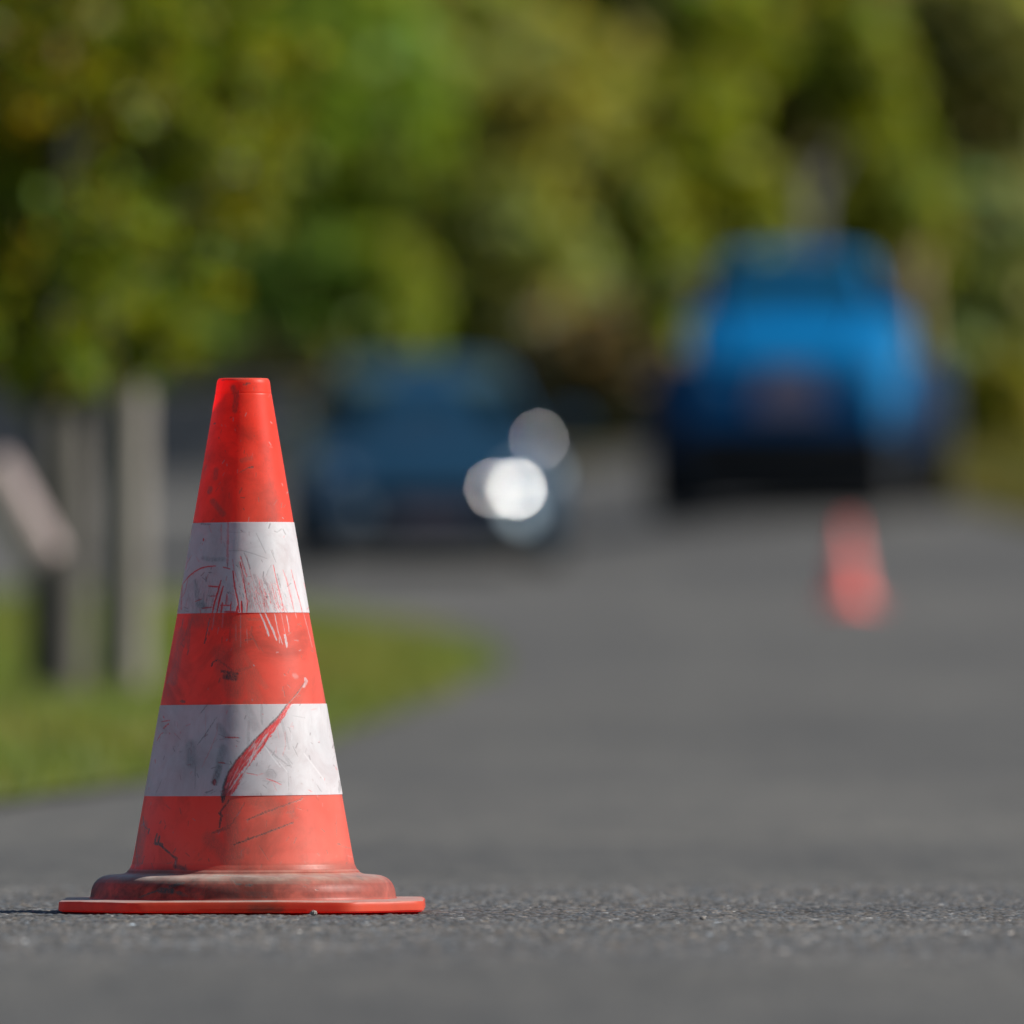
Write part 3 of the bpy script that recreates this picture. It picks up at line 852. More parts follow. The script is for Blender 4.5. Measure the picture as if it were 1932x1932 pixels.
# sleeve: outer wall with a rolled rim, thin inner wall
rim = [(1630, profile_r(1630) - 3.2 / 2010, 0)] + [(p, float(profile_r(p)) - 3.4 / 2010, 0) for p in np.linspace(1600, 760, 40)] + \
      [(740, 46.5 / 2010, 0), (724, 43.5 / 2010, 0), (718, 42.8 / 2010, 0), (716.2, 44.0 / 2010, 0)]
rows = np.concatenate([[716, 717, 718.5, 720, 722, 724, 726, 729, 732, 735, 738, 741, 743, 744, 745, 746, 748, 750], np.arange(751.5, 1646.6, 1.5)])
def sleeve_r(p):
    return float(profile_r(p)) - (0.5 / 2010 if 743.5 < p < 745.5 else 0)
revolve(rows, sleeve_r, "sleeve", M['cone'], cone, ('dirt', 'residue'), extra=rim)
TILT = 0.0095
def band(p0, p1):
    rr = np.concatenate([[p0], np.arange(p0 + .6, p1 - .5, 0.9), [p1]])
    f = lambda p: float(profile_r(p))
    o = revolve(rr, f, "reflective_band", M['band'], cone, ('red', 'unred', 'dirt', 'residue'), off=0.0005, tilt=TILT,
                extra=[(p0 + .02, float(profile_r(p0)) - 0.0009, 0)])
    return o
band(988.5, 1159.0)
band(1331.0, 1502.0)
# rounded collar between sleeve and foot plate
cpy = np.array([1643, 1646, 1649, 1650.5, 1651.2, 1651.8, 1652.4, 1653.5, 1656, 1660, 1666, 1673, 1681, 1688, 1693, 1697, 1700, 1702])
crr = np.array([214.5, 218, 223, 228, 234, 243, 253, 260, 267, 274, 280, 284, 286.5, 287.5, 288.5, 290.5, 294, 298]) / 2010
t_ = np.linspace(0, 1, len(cpy))
tt = np.linspace(0, 1, 110)
cy_, cr_ = np.interp(tt, t_, cpy), np.interp(tt, t_, crr)
kk = np.hanning(9); kk /= kk.sum()
sm = lambda a: np.convolve(np.pad(a, 4, mode='edge'), kk, mode='valid')
cy_, cr_ = sm(cy_), sm(cr_)
_i = {round(float(p), 6): float(r) for p, r in zip(cy_, cr_)}
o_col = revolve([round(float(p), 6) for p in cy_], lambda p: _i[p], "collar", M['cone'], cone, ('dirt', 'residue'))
# foot plate: a square with cut, rounded corners
def plate_outline(h, c, n=6):
    cor = [(h, -c), (h, c), (c, h), (-c, h), (-h, c), (-h, -c), (-c, -h), (c, -h)]
    pts = []
    for i in range(8):
        p0, p1, p2 = (Vector((*cor[(i + k) % 8], 0)) for k in (-1, 0, 1))
        a, b = p1 + (p0 - p1).normalized() * .012, p1 + (p2 - p1).normalized() * .012
        for j in range(n):
            t = j / (n - 1)
            pts.append((a * (1 - t) ** 2 + p1 * 2 * t * (1 - t) + b * t * t))
    return pts
def foot_plate():
    ol = plate_outline(0.1702, 0.103)
    pts = []
    for i in range(len(ol)):                # finer steps along the straight sides, for the marks
        a, b = ol[i], ol[(i + 1) % len(ol)]
        k = max(1, int((b - a).length / 0.004))
        pts += [a.lerp(b, j / k) for j in range(k)]
    rings = []
    for ins, z in ((.004, .0005), (.0012, .001), (0, .0022), (0, .0045), (.0003, .0068), (.0003, .0088), (.0009, .0102), (.0028, .0111), (.010, .0113), (.04, .0115)):
        rings.append([(p.x * (1 - ins / .17), p.y * (1 - ins / .17), z + (0.0009 * (vnoise(np.array([p.x * 30 + 9]), np.array([p.y * 30 + 9]), 5)[0] - .4) if z > .002 else 0)) for p in pts])
    g = G().rings(rings)
    v = np.array(g.v)
    f = 12.0 / (12 + v[:, 1])
    a = paint(459 + v[:, 0] * 2010 * f, 1320 - (v[:, 2] - EYE) * 2010 * f, v[:, 1] < 0, ('dirt', 'residue'))
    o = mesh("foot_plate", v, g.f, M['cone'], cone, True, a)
    try:
        o.data.set_sharp_from_angle(angle=math.radians(40))
    except Exception:
        pass
foot_plate()

def copy_tree(o, parent=None):
    c = o.copy()
    COL.objects.link(c)
    c.parent = parent
    for ch in list(o.children):
        copy_tree(ch, c)
    return c
far = copy_tree(cone)
fx_, fy_ = place(1598, 67.5), 67.5
far.location = (fx_, fy_, gz(fx_, fy_) + 0.001)
far.rotation_euler = (0, 0, math.radians(70))
for ch in far.children:                      # a newer, cleaner cone of the same kind
    ch.material_slots[0].link = 'OBJECT'
    ch.material_slots[0].material = M['faded_band'] if 'band' in ch.name else M['clean_red']
far.scale = (1.0, 1.0, 0.90)
far['label'] = "small distant out-of-focus traffic cone on the road in front of the blue utility vehicle"

# loose stones by the cone
def pebble(px, py, Y, r, label):
    g = G()
    n = 9
    rings = []
    for h, k in ((-.55, .55), (-.2, 1.0), (.25, .95), (.6, .62), (.75, .2)):
        rings.append([(math.cos(t) * r * k * random.uniform(.8, 1.15), math.sin(t) * r * k * random.uniform(.8, 1.15), h * r * random.uniform(.85, 1.1)) for t in [2 * math.pi * j / n for j in range(n)]])
    g.rings(rings)
    o = g.build("pebble", M['pebble'])
    x = place(px, Y)
    o.location = (x, Y, gz(x, Y) + r * .55)
    tag(o, label, "stone")
pebble(592, 1718, 11.80, 0.0036, "tiny grey pebble lying against the front edge of the big cone's foot")
pebble(1325, 1745, 11.55, 0.0030, "tiny pale pebble on the bare asphalt to the right of the big cone")

# ------------------------------------------------------------------ foliage
def leaf_cloud(clumps, n, size, elong=1.0, spread=0.25, tint=(0.7, 1.35), hue=0.15, up=0.4, shell=0.45):
    """clumps: (x, y, z, r). Leaves fill the clumps, denser towards their outside"""
    cl = np.array(clumps, float)
    w = cl[:, 3] ** 2
    i = rng.choice(len(cl), n, p=w / w.sum())
    d = rng.normal(size=(n, 3))
    d /= np.linalg.norm(d, axis=1)[:, None]
    rad = cl[i, 3] * (rng.random(n) ** shell) * (1 + rng.normal(0, spread, n) * .5)
    # uneven: push leaves into knots
    c = cl[i, :3] + d * rad[:, None]
    knots = c[rng.integers(0, n, n // 18 + 1)]
    kn = knots[rng.integers(0, len(knots), n)]
    near = np.linalg.norm(kn - c, axis=1) < cl[i, 3] * .6
    c = np.where(near[:, None], c + (kn - c) * .55, c)
    nr = d * .6 + rng.normal(size=(n, 3)) * .6 + np.array([0, 0, up])
    nr /= np.linalg.norm(nr, axis=1)[:, None]
    u = np.cross(nr, rng.normal(size=(n, 3)))
    u /= np.linalg.norm(u, axis=1)[:, None]
    v = np.cross(nr, u)
    s = size * rng.uniform(.6, 1.3, n)
    su, sv = (s * elong)[:, None], s[:, None]
    q = np.stack([c - u * su, c + v * sv * .6 + nr * sv * .15, c + u * su, c - v * sv * .6 + nr * sv * .15], 1).reshape(-1, 3)
    g = rng.uniform(*tint, n)
    h = rng.normal(0, hue, n)
    t = np.stack([g * (1 + h * 1.2), g, g * (1 - h * .6)], -1)
    return q, np.arange(4 * n).reshape(n, 4), np.repeat(np.clip(t, 0.05, 3), 4, 0)

def limb_pts(a, b, n=5, sag=0.1):
    a, b = Vector(a), Vector(b)
    L = (b - a).length
    return [a.lerp(b, t / (n - 1)) + Vector((random.uniform(-1, 1), random.uniform(-1, 1), random.uniform(-.5, .5))) * L * sag * math.sin(math.pi * t / (n - 1)) for t in range(n)]

def tree(name, label, px, Y, clumps, mat, n, size, bark, tr=0.12, cat="tree", depth=1.0, group=None, elong=1.0, hue=0.15, tint=(0.7, 1.35)):
    """clumps given as (photo column, photo row, radius in photo pixels) at the tree's own distance; each gets its own depth"""
    x0 = place(px, Y)
    z0 = gz(x0, Y)
    root = empty(name, (x0, Y, z0))
    tag(root, label, cat, group)
    k = Y / 24120
    cl = []
    for c in clumps:
        dy = random.uniform(-1, 1) * depth
        yy = Y + dy
        cl.append((place(c[0], Y) - x0, dy, height(c[1], Y) - z0, c[2] * k * 1.38))
    v, f, t = leaf_cloud(cl, n, size, elong, hue=hue, tint=tint)
    v[:, 2] = np.maximum(v[:, 2], 0.02)
    mesh("crown", v, f, mat, root, False, {'tint': t})
    g = G()
    zs = [c[2] for c in cl]
    top = max(zs)
    mid = np.mean(np.array([c[:3] for c in cl]), axis=0)
    hub = Vector((mid[0] * .6, mid[1] * .6, max(0.25 * top, min(zs) * .7)))
    g.tube(limb_pts((0, 0, -.05), hub, 6, .05), [tr, tr * .85, tr * .78, tr * .72, tr * .66, tr * .6], 10, .06)
    for c in cl:
        g.tube(limb_pts(hub - Vector((0, 0, .05)), c[:3], 5, .08), [tr * .5, tr * .4, tr * .3, tr * .2, tr * .1], 7)
    g.build("trunk", bark, root, True)
    return root

def lm(n, c, tr=.5):
    return leaf_mat(n, tuple(2.7 * x for x in c), tr, 0.55, 0.3)
L = dict(dim=lm("leaf_dim_brown_green", (0.055, 0.056, 0.012), .4), bright=lm("leaf_bright_green", (0.068, 0.096, 0.009)), olive=lm("leaf_olive", (0.108, 0.116, 0.030)), dark=lm("leaf_deep_green", (0.058, 0.090, 0.012)),
         lime=lm("leaf_lime", (0.085, 0.105, 0.008)), khaki=lm("leaf_khaki", (0.125, 0.118, 0.022)), black=lm("leaf_blackish", (0.026, 0.032, 0.005), .4),
         yel=lm("leaf_yellow_green", (0.088, 0.098, 0.008)), umber=lm("leaf_brown_green", (0.050, 0.048, 0.006), .4), grey=lm("leaf_grey_green", (0.085, 0.102, 0.036)),
         gold=lm("leaf_golden", (0.082, 0.080, 0.008)), litter=lm("leaf_brown", (0.125, 0.098, 0.050)), tan=lm("leaf_tan", (0.13, 0.11, 0.05)), rust=lm("leaf_rust", (0.10, 0.045, 0.015)),
         wood=lm("leaf_wood", (0.175, 0.185, 0.036), .5))
BG = "trees and bushes along the wood edge behind the road"
def bt(name, label, px, Y, clumps, mat, n=6500, size=.175, bark=None, tr=.14, cat="tree", depth=1.2, hue=.15):
    return tree(name, label, px, Y, clumps, L[mat], n, size, bark or M['bark'], tr, cat, depth, BG, 1.15, hue)
bt("broadleaf_tree", "bright green leafy tree at the wood edge, its top behind the near tree's right side", 610, 146, [(640, 90, 120), (710, 230, 110), (600, 330, 100), (540, 180, 120), (480, 60, 110), (400, 200, 120)], 'bright')
bt("broadleaf_tree", "dull olive tree at the wood edge above the dark blue car", 880, 166, [(860, 70, 110), (900, 300, 130), (950, 460, 110), (840, 430, 90), (780, 180, 100), (990, 110, 90)], 'olive')
bt("broadleaf_tree", "deep green low tree at the wood edge directly behind the big cone's tip", 560, 172, [(800, 440, 80), (640, 470, 100), (500, 520, 110), (560, 620, 90), (400, 560, 110), (420, 440, 90), (660, 590, 70)], 'dark')
bt("bush", "bright lime bush standing over the roof of the dark blue car", 740, 141, [(740, 560, 65), (735, 630, 60), (720, 500, 40), (690, 650, 45)], 'lime', 2400, .13, cat="bush", depth=.5)
bt("broadleaf_tree", "khaki tree turning yellow at the wood edge, left of the blackish gap", 1080, 156, [(1080, 330, 110), (1100, 190, 100), (1140, 420, 90), (1010, 230, 90), (1190, 180, 80), (1090, 470, 80)], 'khaki')
bt("fir_tree", "blackish tall fir showing as the darkest patch at the top", 1200, 176, [(1200, 50, 90), (1160, 0, 80), (1240, 110, 60), (1190, -80, 90)], 'black', 2600)
bt("weeping_tree", "yellow green tree with limbs hanging left above the blue utility vehicle", 1340, 132.5, [(1370, 70, 80), (1340, 170, 60), (1290, 270, 70), (1310, 350, 80), (1380, 410, 80), (1240, 400, 70), (1300, 470, 60), (1420, 440, 45)], 'yel', 5200)
bt("broadleaf_tree", "brownish dark tree behind the grey trunk above the blue utility vehicle", 1500, 169, [(1470, 160, 90), (1530, 250, 80), (1470, 320, 70), (1560, 120, 80), (1500, 60, 80), (1450, 240, 60)], 'umber')
bt("weeping_tree", "yellow green tree with limbs hanging right of the grey trunk", 1650, 143.5, [(1630, 150, 60), (1640, 240, 60), (1660, 330, 60), (1690, 420, 65), (1620, 430, 55), (1720, 480, 50), (1600, 60, 60)], 'yel', 4200)
bt("fir_tree", "blackish fir showing as the dark patch beside the right weeping tree", 1760, 174, [(1760, 290, 80), (1740, 200, 70), (1790, 390, 70), (1760, 110, 70)], 'black', 2400)
bt("broadleaf_tree", "dull olive brown tree in the top right corner", 1860, 163, [(1850, 80, 100), (1770, 40, 80), (1900, 220, 80), (1890, 320, 75), (1940, 130, 90)], 'dim', 2200)
bt("broadleaf_tree", "grey green tree at the right edge beyond the verge", 1850, 153, [(1850, 470, 100), (1790, 580, 90), (1900, 600, 110), (1830, 690, 90), (1940, 480, 100)], 'grey')
bt("bush", "golden green bush low at the right edge beyond the verge", 1890, 127, [(1885, 750, 60), (1930, 820, 70), (1870, 830, 40)], 'gold', 2400, .13, cat="bush", depth=.6)
bt("broadleaf_tree", "muted green tree between the dark blue car and the blue utility vehicle", 960, 149, [(970, 600, 110), (1060, 570, 80), (880, 560, 90), (900, 650, 70), (1010, 500, 80), (940, 530, 85), (860, 620, 75), (930, 420, 70)], 'olive')
bt("bush", "deep green shrub low beneath the bright green leafy tree", 595, 141, [(590, 570, 70), (640, 630, 60), (550, 640, 60), (600, 490, 60), (660, 540, 50)], 'dark', 2400, .14, cat="bush", depth=.6)
bt("bush", "brown half bare bush left of the blue utility vehicle", 1130, 139.5, [(1120, 720, 90), (1050, 660, 70), (1170, 640, 70), (1230, 720, 70), (1080, 780, 70), (1180, 800, 60)], 'litter', 3600, .14, cat="bush", depth=.8)
bt("bush", "olive rounded bush behind the brown half bare bush", 1150, 160, [(1150, 540, 70), (1190, 590, 60), (1230, 560, 60)], 'olive', 1600, .13, cat="bush", depth=.6)
bt("bush", "yellow green sapling just left of the blue utility vehicle's roof", 1235, 124, [(1225, 400, 45), (1265, 450, 48), (1205, 340, 40), (1245, 520, 45), (1240, 600, 35)], 'yel', 2200, .12, tr=.05, cat="sapling", depth=.5)
bt("bush", "tan dried bush just right of the big cone's tip", 520, 134.5, [(500, 690, 45), (560, 720, 40), (440, 720, 45), (600, 690, 30)], 'tan', 700, .12, cat="bush", depth=.5)
bt("broadleaf_tree", "rust brown tree showing a little colour at the top right", 1680, 178, [(1680, 20, 45), (1720, 70, 40), (1650, -40, 60)], 'rust', 900)
bt("bush", "deep green low bush behind the blue utility vehicle's right wing", 1800, 151.5, [(1770, 660, 70), (1830, 760, 60), (1740, 740, 60)], 'grey', 1300, .12, cat="bush", depth=.6)
bt("bush", "deep green hedge-like bush behind the concrete wall on the left", 330, 136, [(300, 640, 90), (400, 690, 70), (200, 650, 90), (440, 740, 60), (100, 660, 90), (0, 650, 90)], 'dark', 2400, .14, cat="bush", depth=.8)

def bare_trunk(px, Y, py0, w, mat, label, lean=0.0):
    x = place(px, Y)
    z = gz(x, Y)
    H = height(py0, Y) - z
    root = empty("bare_tree", (x, Y, z))
    tag(root, label, "tree")
    g = G()
    g.tube([(0, 0, -.05), (lean * .2, 0, H * .3), (lean * .55, .03, H * .65), (lean, 0, H)], [w * .58, w * .5, w * .47, w * .4], 12, .05)
    g.tube([(lean * .8, 0, H * .85), (lean + w * 1.2, .2, H * 1.1)], [w * .2, w * .1], 8)
    g.tube([(lean * .7, 0, H * .75), (lean - w * 1.3, -.1, H * 1.05)], [w * .2, w * .1], 8)
    g.build("trunk", mat, root, True)
bare_trunk(1520, 137, 320, .34, M['bark_grey'], "grey tree trunk rising behind the roof of the blue utility vehicle")
bare_trunk(1748, 122, 480, .15, M['bark_tan'], "sunlit tan tree trunk to the right of the blue utility vehicle's cab", -.1)

# the wood behind, one mass
wn_ = 9000
wx = rng.uniform(-26, 30, wn_)
wy_, wz = 186 + wx * .8 + rng.uniform(0, 9, wn_), rng.uniform(0, 1, wn_) ** .8 * 15
wood_cl = [(x, y, gz(x, min(y, 199)) + z, 1.2) for x, y, z in zip(wx[:1000], wy_[:1000], wz[:1000])]
v, f, t = leaf_cloud(wood_cl, 95000, .32, 1.1, hue=.18, tint=(.5, 1.4))
tag(mesh("woods", v, f, L['wood'], None, False, {'tint': t}), "dense dark wood filling the background behind the single trees", "woods", kind='stuff')

# ------------------------------------------------------------------ near tree with stakes, left
TY = 36.0
tx = place(100, TY)
tz = gz(tx, TY)
near = empty("young_tree", (tx, TY, tz))
tag(near, "young tree with yellowing leaves between pale stakes on the grass island", "tree")
def W(px, py, dy=0.0):
    return Vector((place(px, TY) - tx, dy, height(py, TY) - tz))
g = G()
g.tube([W(92, 1345, -.5), W(94, 1200, -.5), W(90, 980, -.45), W(98, 760, -.3), W(110, 560), W(120, 300), W(90, 60), W(60, -300)], [.048, .042, .038, .036, .033, .028, .022, .012], 12, .05)
g.tube([W(196, 1315, -.3), W(205, 1150, -.3), W(200, 950, -.25), W(204, 700, -.1), W(190, 480, 0)], [.026, .024, .022, .02, .012], 10, .05)
tips = [(300, 560), (420, 430), (470, 180), (330, 60), (-100, 500), (-250, 200), (-60, -200), (200, 640), (250, 300), (520, 260), (380, 620), (-300, -50)]
for px_, py_ in tips:
    b0 = W(108 + random.uniform(-6, 6), min(760, py_ + 260), 0)
    g.tube(limb_pts(b0, W(px_, py_, random.uniform(-.6, .6)), 6, .08), [.018, .015, .012, .009, .006, .003], 7)
g.build("trunk", M['bark'], near, True)
ncl = []
for c in [(60, 560, 120), (200, 470, 130), (330, 420, 120), (430, 300, 120), (300, 260, 140), (150, 250, 160), (30, 330, 150), (420, 130, 120), (250, 80, 150), (80, 60, 160), (500, 200, 90), (-120, 450, 150), (-120, 180, 180), (120, 670, 85), (220, 660, 85), (300, 620, 75), (160, 700, 60), (270, 690, 50), (60, 710, 70),
          (20, 640, 90), (330, 640, 45), (380, 540, 60), (470, 400, 60), (250, -120, 160), (50, -150, 170), (-150, -100, 170), (-280, 300, 160), (560, 110, 55), (440, -80, 110), (-80, 640, 90), (-250, 560, 120)]:
    p = W(c[0], c[1], random.uniform(-.55, .55))
    ncl.append((p.x, p.y, p.z, c[2] * TY / 24120))
mats_n = [leaf_mat("young_leaf_green", (0.150, 0.180, 0.012), .5, .45, .3), leaf_mat("young_leaf_yellow", (0.235, 0.225, 0.010), .5, .45, .3), leaf_mat("young_leaf_orange", (0.22, 0.155, 0.012), .5, .45, .3)]
v, f, t = leaf_cloud(ncl, 8200, .030, 1.2, hue=.2, tint=(.35, 1.9), up=.25, shell=.5)
pick = np.clip((vnoise(v[::4, 0] * 3 + 20, v[::4, 2] * 3 + 20, 21) * 1.7 + rng.normal(0, .35, len(f))) * 1.2 + .10, 0, 2.12).astype(int)
mesh("crown", v, f, None, near, False, {'tint': t}, mats=mats_n, fmat=np.clip(pick, 0, 2))

def stake(px0, px1, py0, py1, Y, w, label, mat=None):
    x0, x1 = place(px0, Y), place(px1, Y)
    z0 = gz(x0, Y)
    root = empty("tree_stake", (x0, Y, z0))
    tag(root, label, "stake", "wooden stakes round the young tree")
    H = height(py0, Y) - z0
    g = G()
    g.tube([(0, 0, -.02), ((x1 - x0) * .5, 0, H * .5), (x1 - x0, 0, H - .012), (x1 - x0, 0, H)], [w * .52, w * .5, w * .48, w * .42], 16, .02)
    g.build("post", mat or M['post'], root, True)
    return root
stake(130, 138, 700, 1330, 36.1, .085, "darker wooden stake close to the trunk of the young tree", M["post_dark"])
stake(246, 252, 700, 1310, 36.5, .09, "paler wooden stake furthest from the trunk of the young tree")
# leaning plank and brown stump at the edge
def leaning():
    Y = 34.8
    a = Vector((place(-18, Y), Y, height(872, Y)))
    b = Vector((place(86, Y), Y + .05, height(1056, Y)))
    d = (b - a).normalized()
    root = empty("plank", tuple(b))
    tag(root, "pale plank leaning at a slant against a short dark post, at the left edge", "plank")
    side = Vector((0, 1, 0)).cross(d).normalized()
    g = G()
    rings = []
    for t, k in ((0, .9), (.01, 1), (.5, 1.03), (.99, 1), (1, .9)):
        p = a + (b - a) * t - b
        hw, hd = .054 * k, .045 * k
        rings.append([tuple(p + side * math.cos(q) * hw + Vector((0, 1, 0)) * math.sin(q) * hd) for q in [math.pi * j / 6 for j in range(12)]])
    g.rings(rings)
    g.build("board", M['plank'], root)
    x = place(108, Y)
    st_ = empty("fence_post", (x, Y + .1, gz(x, Y + .1)))
    tag(st_, "short dark post under the slanting pale plank", "post")
    g = G()
    H = height(1062, Y) - gz(x, Y)
    g.tube([(0, 0, -.02), (.005, 0, H * .3), (-.01, 0, H * .7), (0, 0, H * .97), (0, 0, H)], [.042, .036, .034, .033, .028], 14, .07)
    g.build("wood", M['bark'], st_, True)
leaning()

# low concrete wall far behind the young tree
def low_wall():
    Y = 129
    x0, x1 = place(-500, Y), place(560, Y)
    root = empty("concrete_wall", ((x0 + x1) / 2, Y, gz(x0, Y)))
    tag(root, "low grey concrete wall far behind the young tree and its stakes", "wall")
    hw = (x1 - x0) / 2
    g = G().box(-hw, hw, -.12, .12, -.3, .80, .02)
    g.build("wall", M['wall'], root)
    g = G().box(-hw - .03, hw + .03, -.17, .17, .802, .88, .015)
    g.build("coping", M['wall'], root)
low_wall()

# ------------------------------------------------------------------ vehicles
def loft(sts, mirror=True):
    """sts: list of (y, half profile [(x,z) ... bottom centre to top centre])"""
    g = G()
    rings = []
    for y, hp in sts:
        right = [(x, y, z) for x, z in hp]
        left = [(-x, y, z) for x, z in hp[::-1] if x > 1e-6]
        rings.append(right + left)
    return g.rings(rings)

def hp(w, zb, zm, zt, crown=.03, tuck=.9, sh=.9):
    return [(0, zb), (w * tuck, zb), (w * .97, zb + .08), (w, zm), (w * .985, zm + (zt - zm) * .5), (w * sh, zt - .015), (w * sh * .6, zt + crown * .7), (0, zt + crown)]

def wheel(parent, x, y, r, w, rim_mat, side, dark=False):
    g = G().lathe_x([(-w / 2, r * .66), (-w / 2, r * .93), (-w * .38, r), (w * .38, r), (w / 2, r * .93), (w / 2, r * .66)], x, y, r, 36)
    o = g.build("wheel", M['rubber'], parent, True)
    g = G()
    s = side
    g.lathe_x([(s * w * .10, r * .64), (s * w * .44, r * .655), (s * w * .46, r * .60), (s * w * .30, r * .55), (s * w * .34, r * .22), (s * w * .42, r * .16), (s * w * .43, .012)] if s > 0 else
              [(s * w * .43, .012), (s * w * .42, r * .16), (s * w * .34, r * .22), (s * w * .30, r * .55), (s * w * .46, r * .60), (s * w * .44, r * .655), (s * w * .10, r * .64)], x, y, r, 28)
    for k in range(5):
        a = 2 * math.pi * k / 5 + .3
        c, d = math.cos(a), math.sin(a)
        xo = x + s * w * .36
        p0, p1 = (xo, y + c * r * .14, r + d * r * .14), (xo + s * w * .05, y + c * r * .57, r + d * r * .57)
        g.tube([p0, p1], [r * .07, r * .06], 6)
    g.build("rim", rim_mat, o, True)
    return o

def quad_panel(g, pts, th, nrm):
    n = Vector(nrm).normalized() * th
    a = [tuple(Vector(p)) for p in pts]
    b = [tuple(Vector(p) + n) for p in pts]
    k = len(a)
    return g.add(a + b, [tuple(range(k - 1, -1, -1)), tuple(range(k, 2 * k))] + [(i, (i + 1) % k, (i + 1) % k + k, i + k) for i in range(k)])

half_w = ((sun_dir + Vector((0.007, -1, -.011)).normalized()) / 2).normalized()

def make_car():
    Y = 91.2
    x = place(792, Y)
    rz = math.radians(3)
    root = empty("car", (x, Y + 1.9, gz(x, Y + 1.9)), rz)
    slope = math.atan((gz(x, Y + 3) - gz(x, Y)) / 3)
    root.rotation_euler = (slope, 0, rz)
    root.scale = (1.05, 1.05, 1.05)
    tag(root, "dark blue car coming head-on with sun flashing on one headlamp", "car")
    loc = root.rotation_euler.to_matrix().inverted() @ half_w
    g = loft([(-2.10, hp(.70, .26, .42, .58, .02)), (-2.05, hp(.80, .20, .45, .66, .03)), (-1.90, hp(.855, .18, .48, .74, .03)), (-1.5, hp(.875, .18, .52, .83, .04)), (-.85, hp(.88, .18, .55, .90, .03)),
              (-.2, hp(.885, .18, .56, .95, .03)), (.8, hp(.885, .18, .56, .96, .03)), (1.5, hp(.87, .20, .58, .97, .03)), (1.95, hp(.83, .24, .60, .96, .03)), (2.08, hp(.76, .30, .60, .90, .02))])
    ch = lambda wb, wt, zb, zt: [(0, zb), (wb, zb), (wb * .985, zb + .05), (wb * .5 + wt * .5, (zb + zt) / 2), (wt * 1.02, zt - .07), (wt * .93, zt - .015), (wt * .5, zt + .012), (0, zt + .02)]
    g2 = loft([(-.90, ch(.76, .72, .90, .96)), (-.70, ch(.765, .68, .90, 1.06)), (-.10, ch(.77, .60, .90, 1.37)), (.15, ch(.77, .60, .90, 1.405)), (.7, ch(.77, .60, .90, 1.41)), (1.2, ch(.765, .59, .90, 1.36)), (1.75, ch(.74, .62, .90, 1.02)), (1.85, ch(.72, .62, .90, .98))])
    g.add(g2.v, g2.f)
    g.build("body", M['navy'], root, True)
    g = G()
    quad_panel(g, [(-.70, -.87, .966), (.70, -.87, .966), (.535, -.14, 1.345), (-.535, -.14, 1.345)], .012, (0, -.46, .88))
    ws = g.build("windscreen", M['glass'], root)
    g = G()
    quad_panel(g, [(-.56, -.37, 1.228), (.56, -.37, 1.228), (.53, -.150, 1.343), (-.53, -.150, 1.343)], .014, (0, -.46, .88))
    g.build("painted_foliage_strip", M['foliage_tone'], ws)
    for s in (-1, 1):
        g = G()
        quad_panel(g, [(s * .772, -.45, 1.0), (s * .772, .35, 1.0), (s * .635, .30, 1.33), (s * .655, -.08, 1.31)][::s], .010, (s * .9, 0, .4))
        quad_panel(g, [(s * .772, .42, 1.0), (s * .765, 1.25, 1.0), (s * .64, 1.05, 1.30), (s * .635, .38, 1.33)][::s], .010, (s * .9, 0, .4))
        g.build("side_window", M['glass'], root)
        g = G().box(s * .99 - .10, s * .99 + .10, -.72, -.60, .93, 1.07, .03)
        g.tube([(s * .84, -.62, .95), (s * .92, -.64, .98)], .02, 8)
        g.build("wing_mirror", M['navy'], root, True)
        # headlamps: housing, lens, bowls of chrome
        g = G()
        q = [(s * .44, -2.035, .56), (s * .80, -1.93, .60), (s * .82, -1.86, .72), (s * .50, -2.0, .70)][::s]
        quad_panel(g, q, .03, (s * .2, -1, .25))
        h = g.build("headlight", M['lens'], root)
        if s > 0:
            G().disc((.535, -2.135, .565), loc, .0255, .012, 20, .0005).build("reflector", M['chrome'], h)
            G().disc((.388, -2.16, .57), loc, .0155, .012, 20, .0005).build("reflector", M['chrome'], h)
        else:
            g = G().disc((-.62, -2.04, .63), (-.1, -1, 0), .05, .012, 20, .006)
            g.build("reflector", M['lens'], h)
        g = G()
        quad_panel(g, [(s * .46, -2.085, .30), (s * .74, -2.03, .30), (s * .74, -2.03, .40), (s * .46, -2.085, .40)][::s], .03, (s * .2, -1, 0))
        g.build("air_intake", M['black'], root)
        g = G().disc((s * .56, -2.165, .415), loc if s > 0 else (-.4, -1, .2), .085, .02, 24, .002)
        g.build("glow_disc", M['glow_metal'], root)  # added discs; the right one faces the sun to spread a pale glow
        for yy in (-1.32, 1.28):
            wheel(root, s * .79, yy, .315, .205, M['rim'], s)
            g = G()
            pts = [(s * .888, yy + math.cos(a) * .36, .315 + math.sin(a) * .36) for a in np.linspace(-.35, math.pi + .35, 18)]
            g.tube(pts, .022, 8)
            g.build("wheel_arch", M['black'], root, True)
    g = G().disc((.745, -1.10, .885), loc, .0125, .014, 18, .0005)  # added chrome disc turned to the sun, for a glint on the wing edge
    g.build("wing_glint_disc", M['chrome'], root)
    g = G().box(-.40, .40, -2.125, -2.07, .47, .56, .012)
    for k in range(4):
        g.box(-.38, .38, -2.135, -2.12, .478 + k * .02, .486 + k * .02)
    g.build("grille", M['black'], root)
    g = G().box(-.26, .26, -2.145, -2.128, .33, .44, .004)
    g.build("number_plate", M['grille'], root)
    g = G().box(-.72, .72, -2.125, -2.0, .19, .28, .03)
    g.build("front_bumper", M['black'], root)
    g = G().box(-.62, .62, -1.9, 1.9, .15, .24, .02)
    g.build("underbody", M['black'], root)
    for s in (-1, 1):
        g = G().tube([(s * .25, -.80, 1.03), (s * .02 + .12, -.62, 1.13)], .008, 6)
        g.build("wiper", M['black'], root)
make_car()

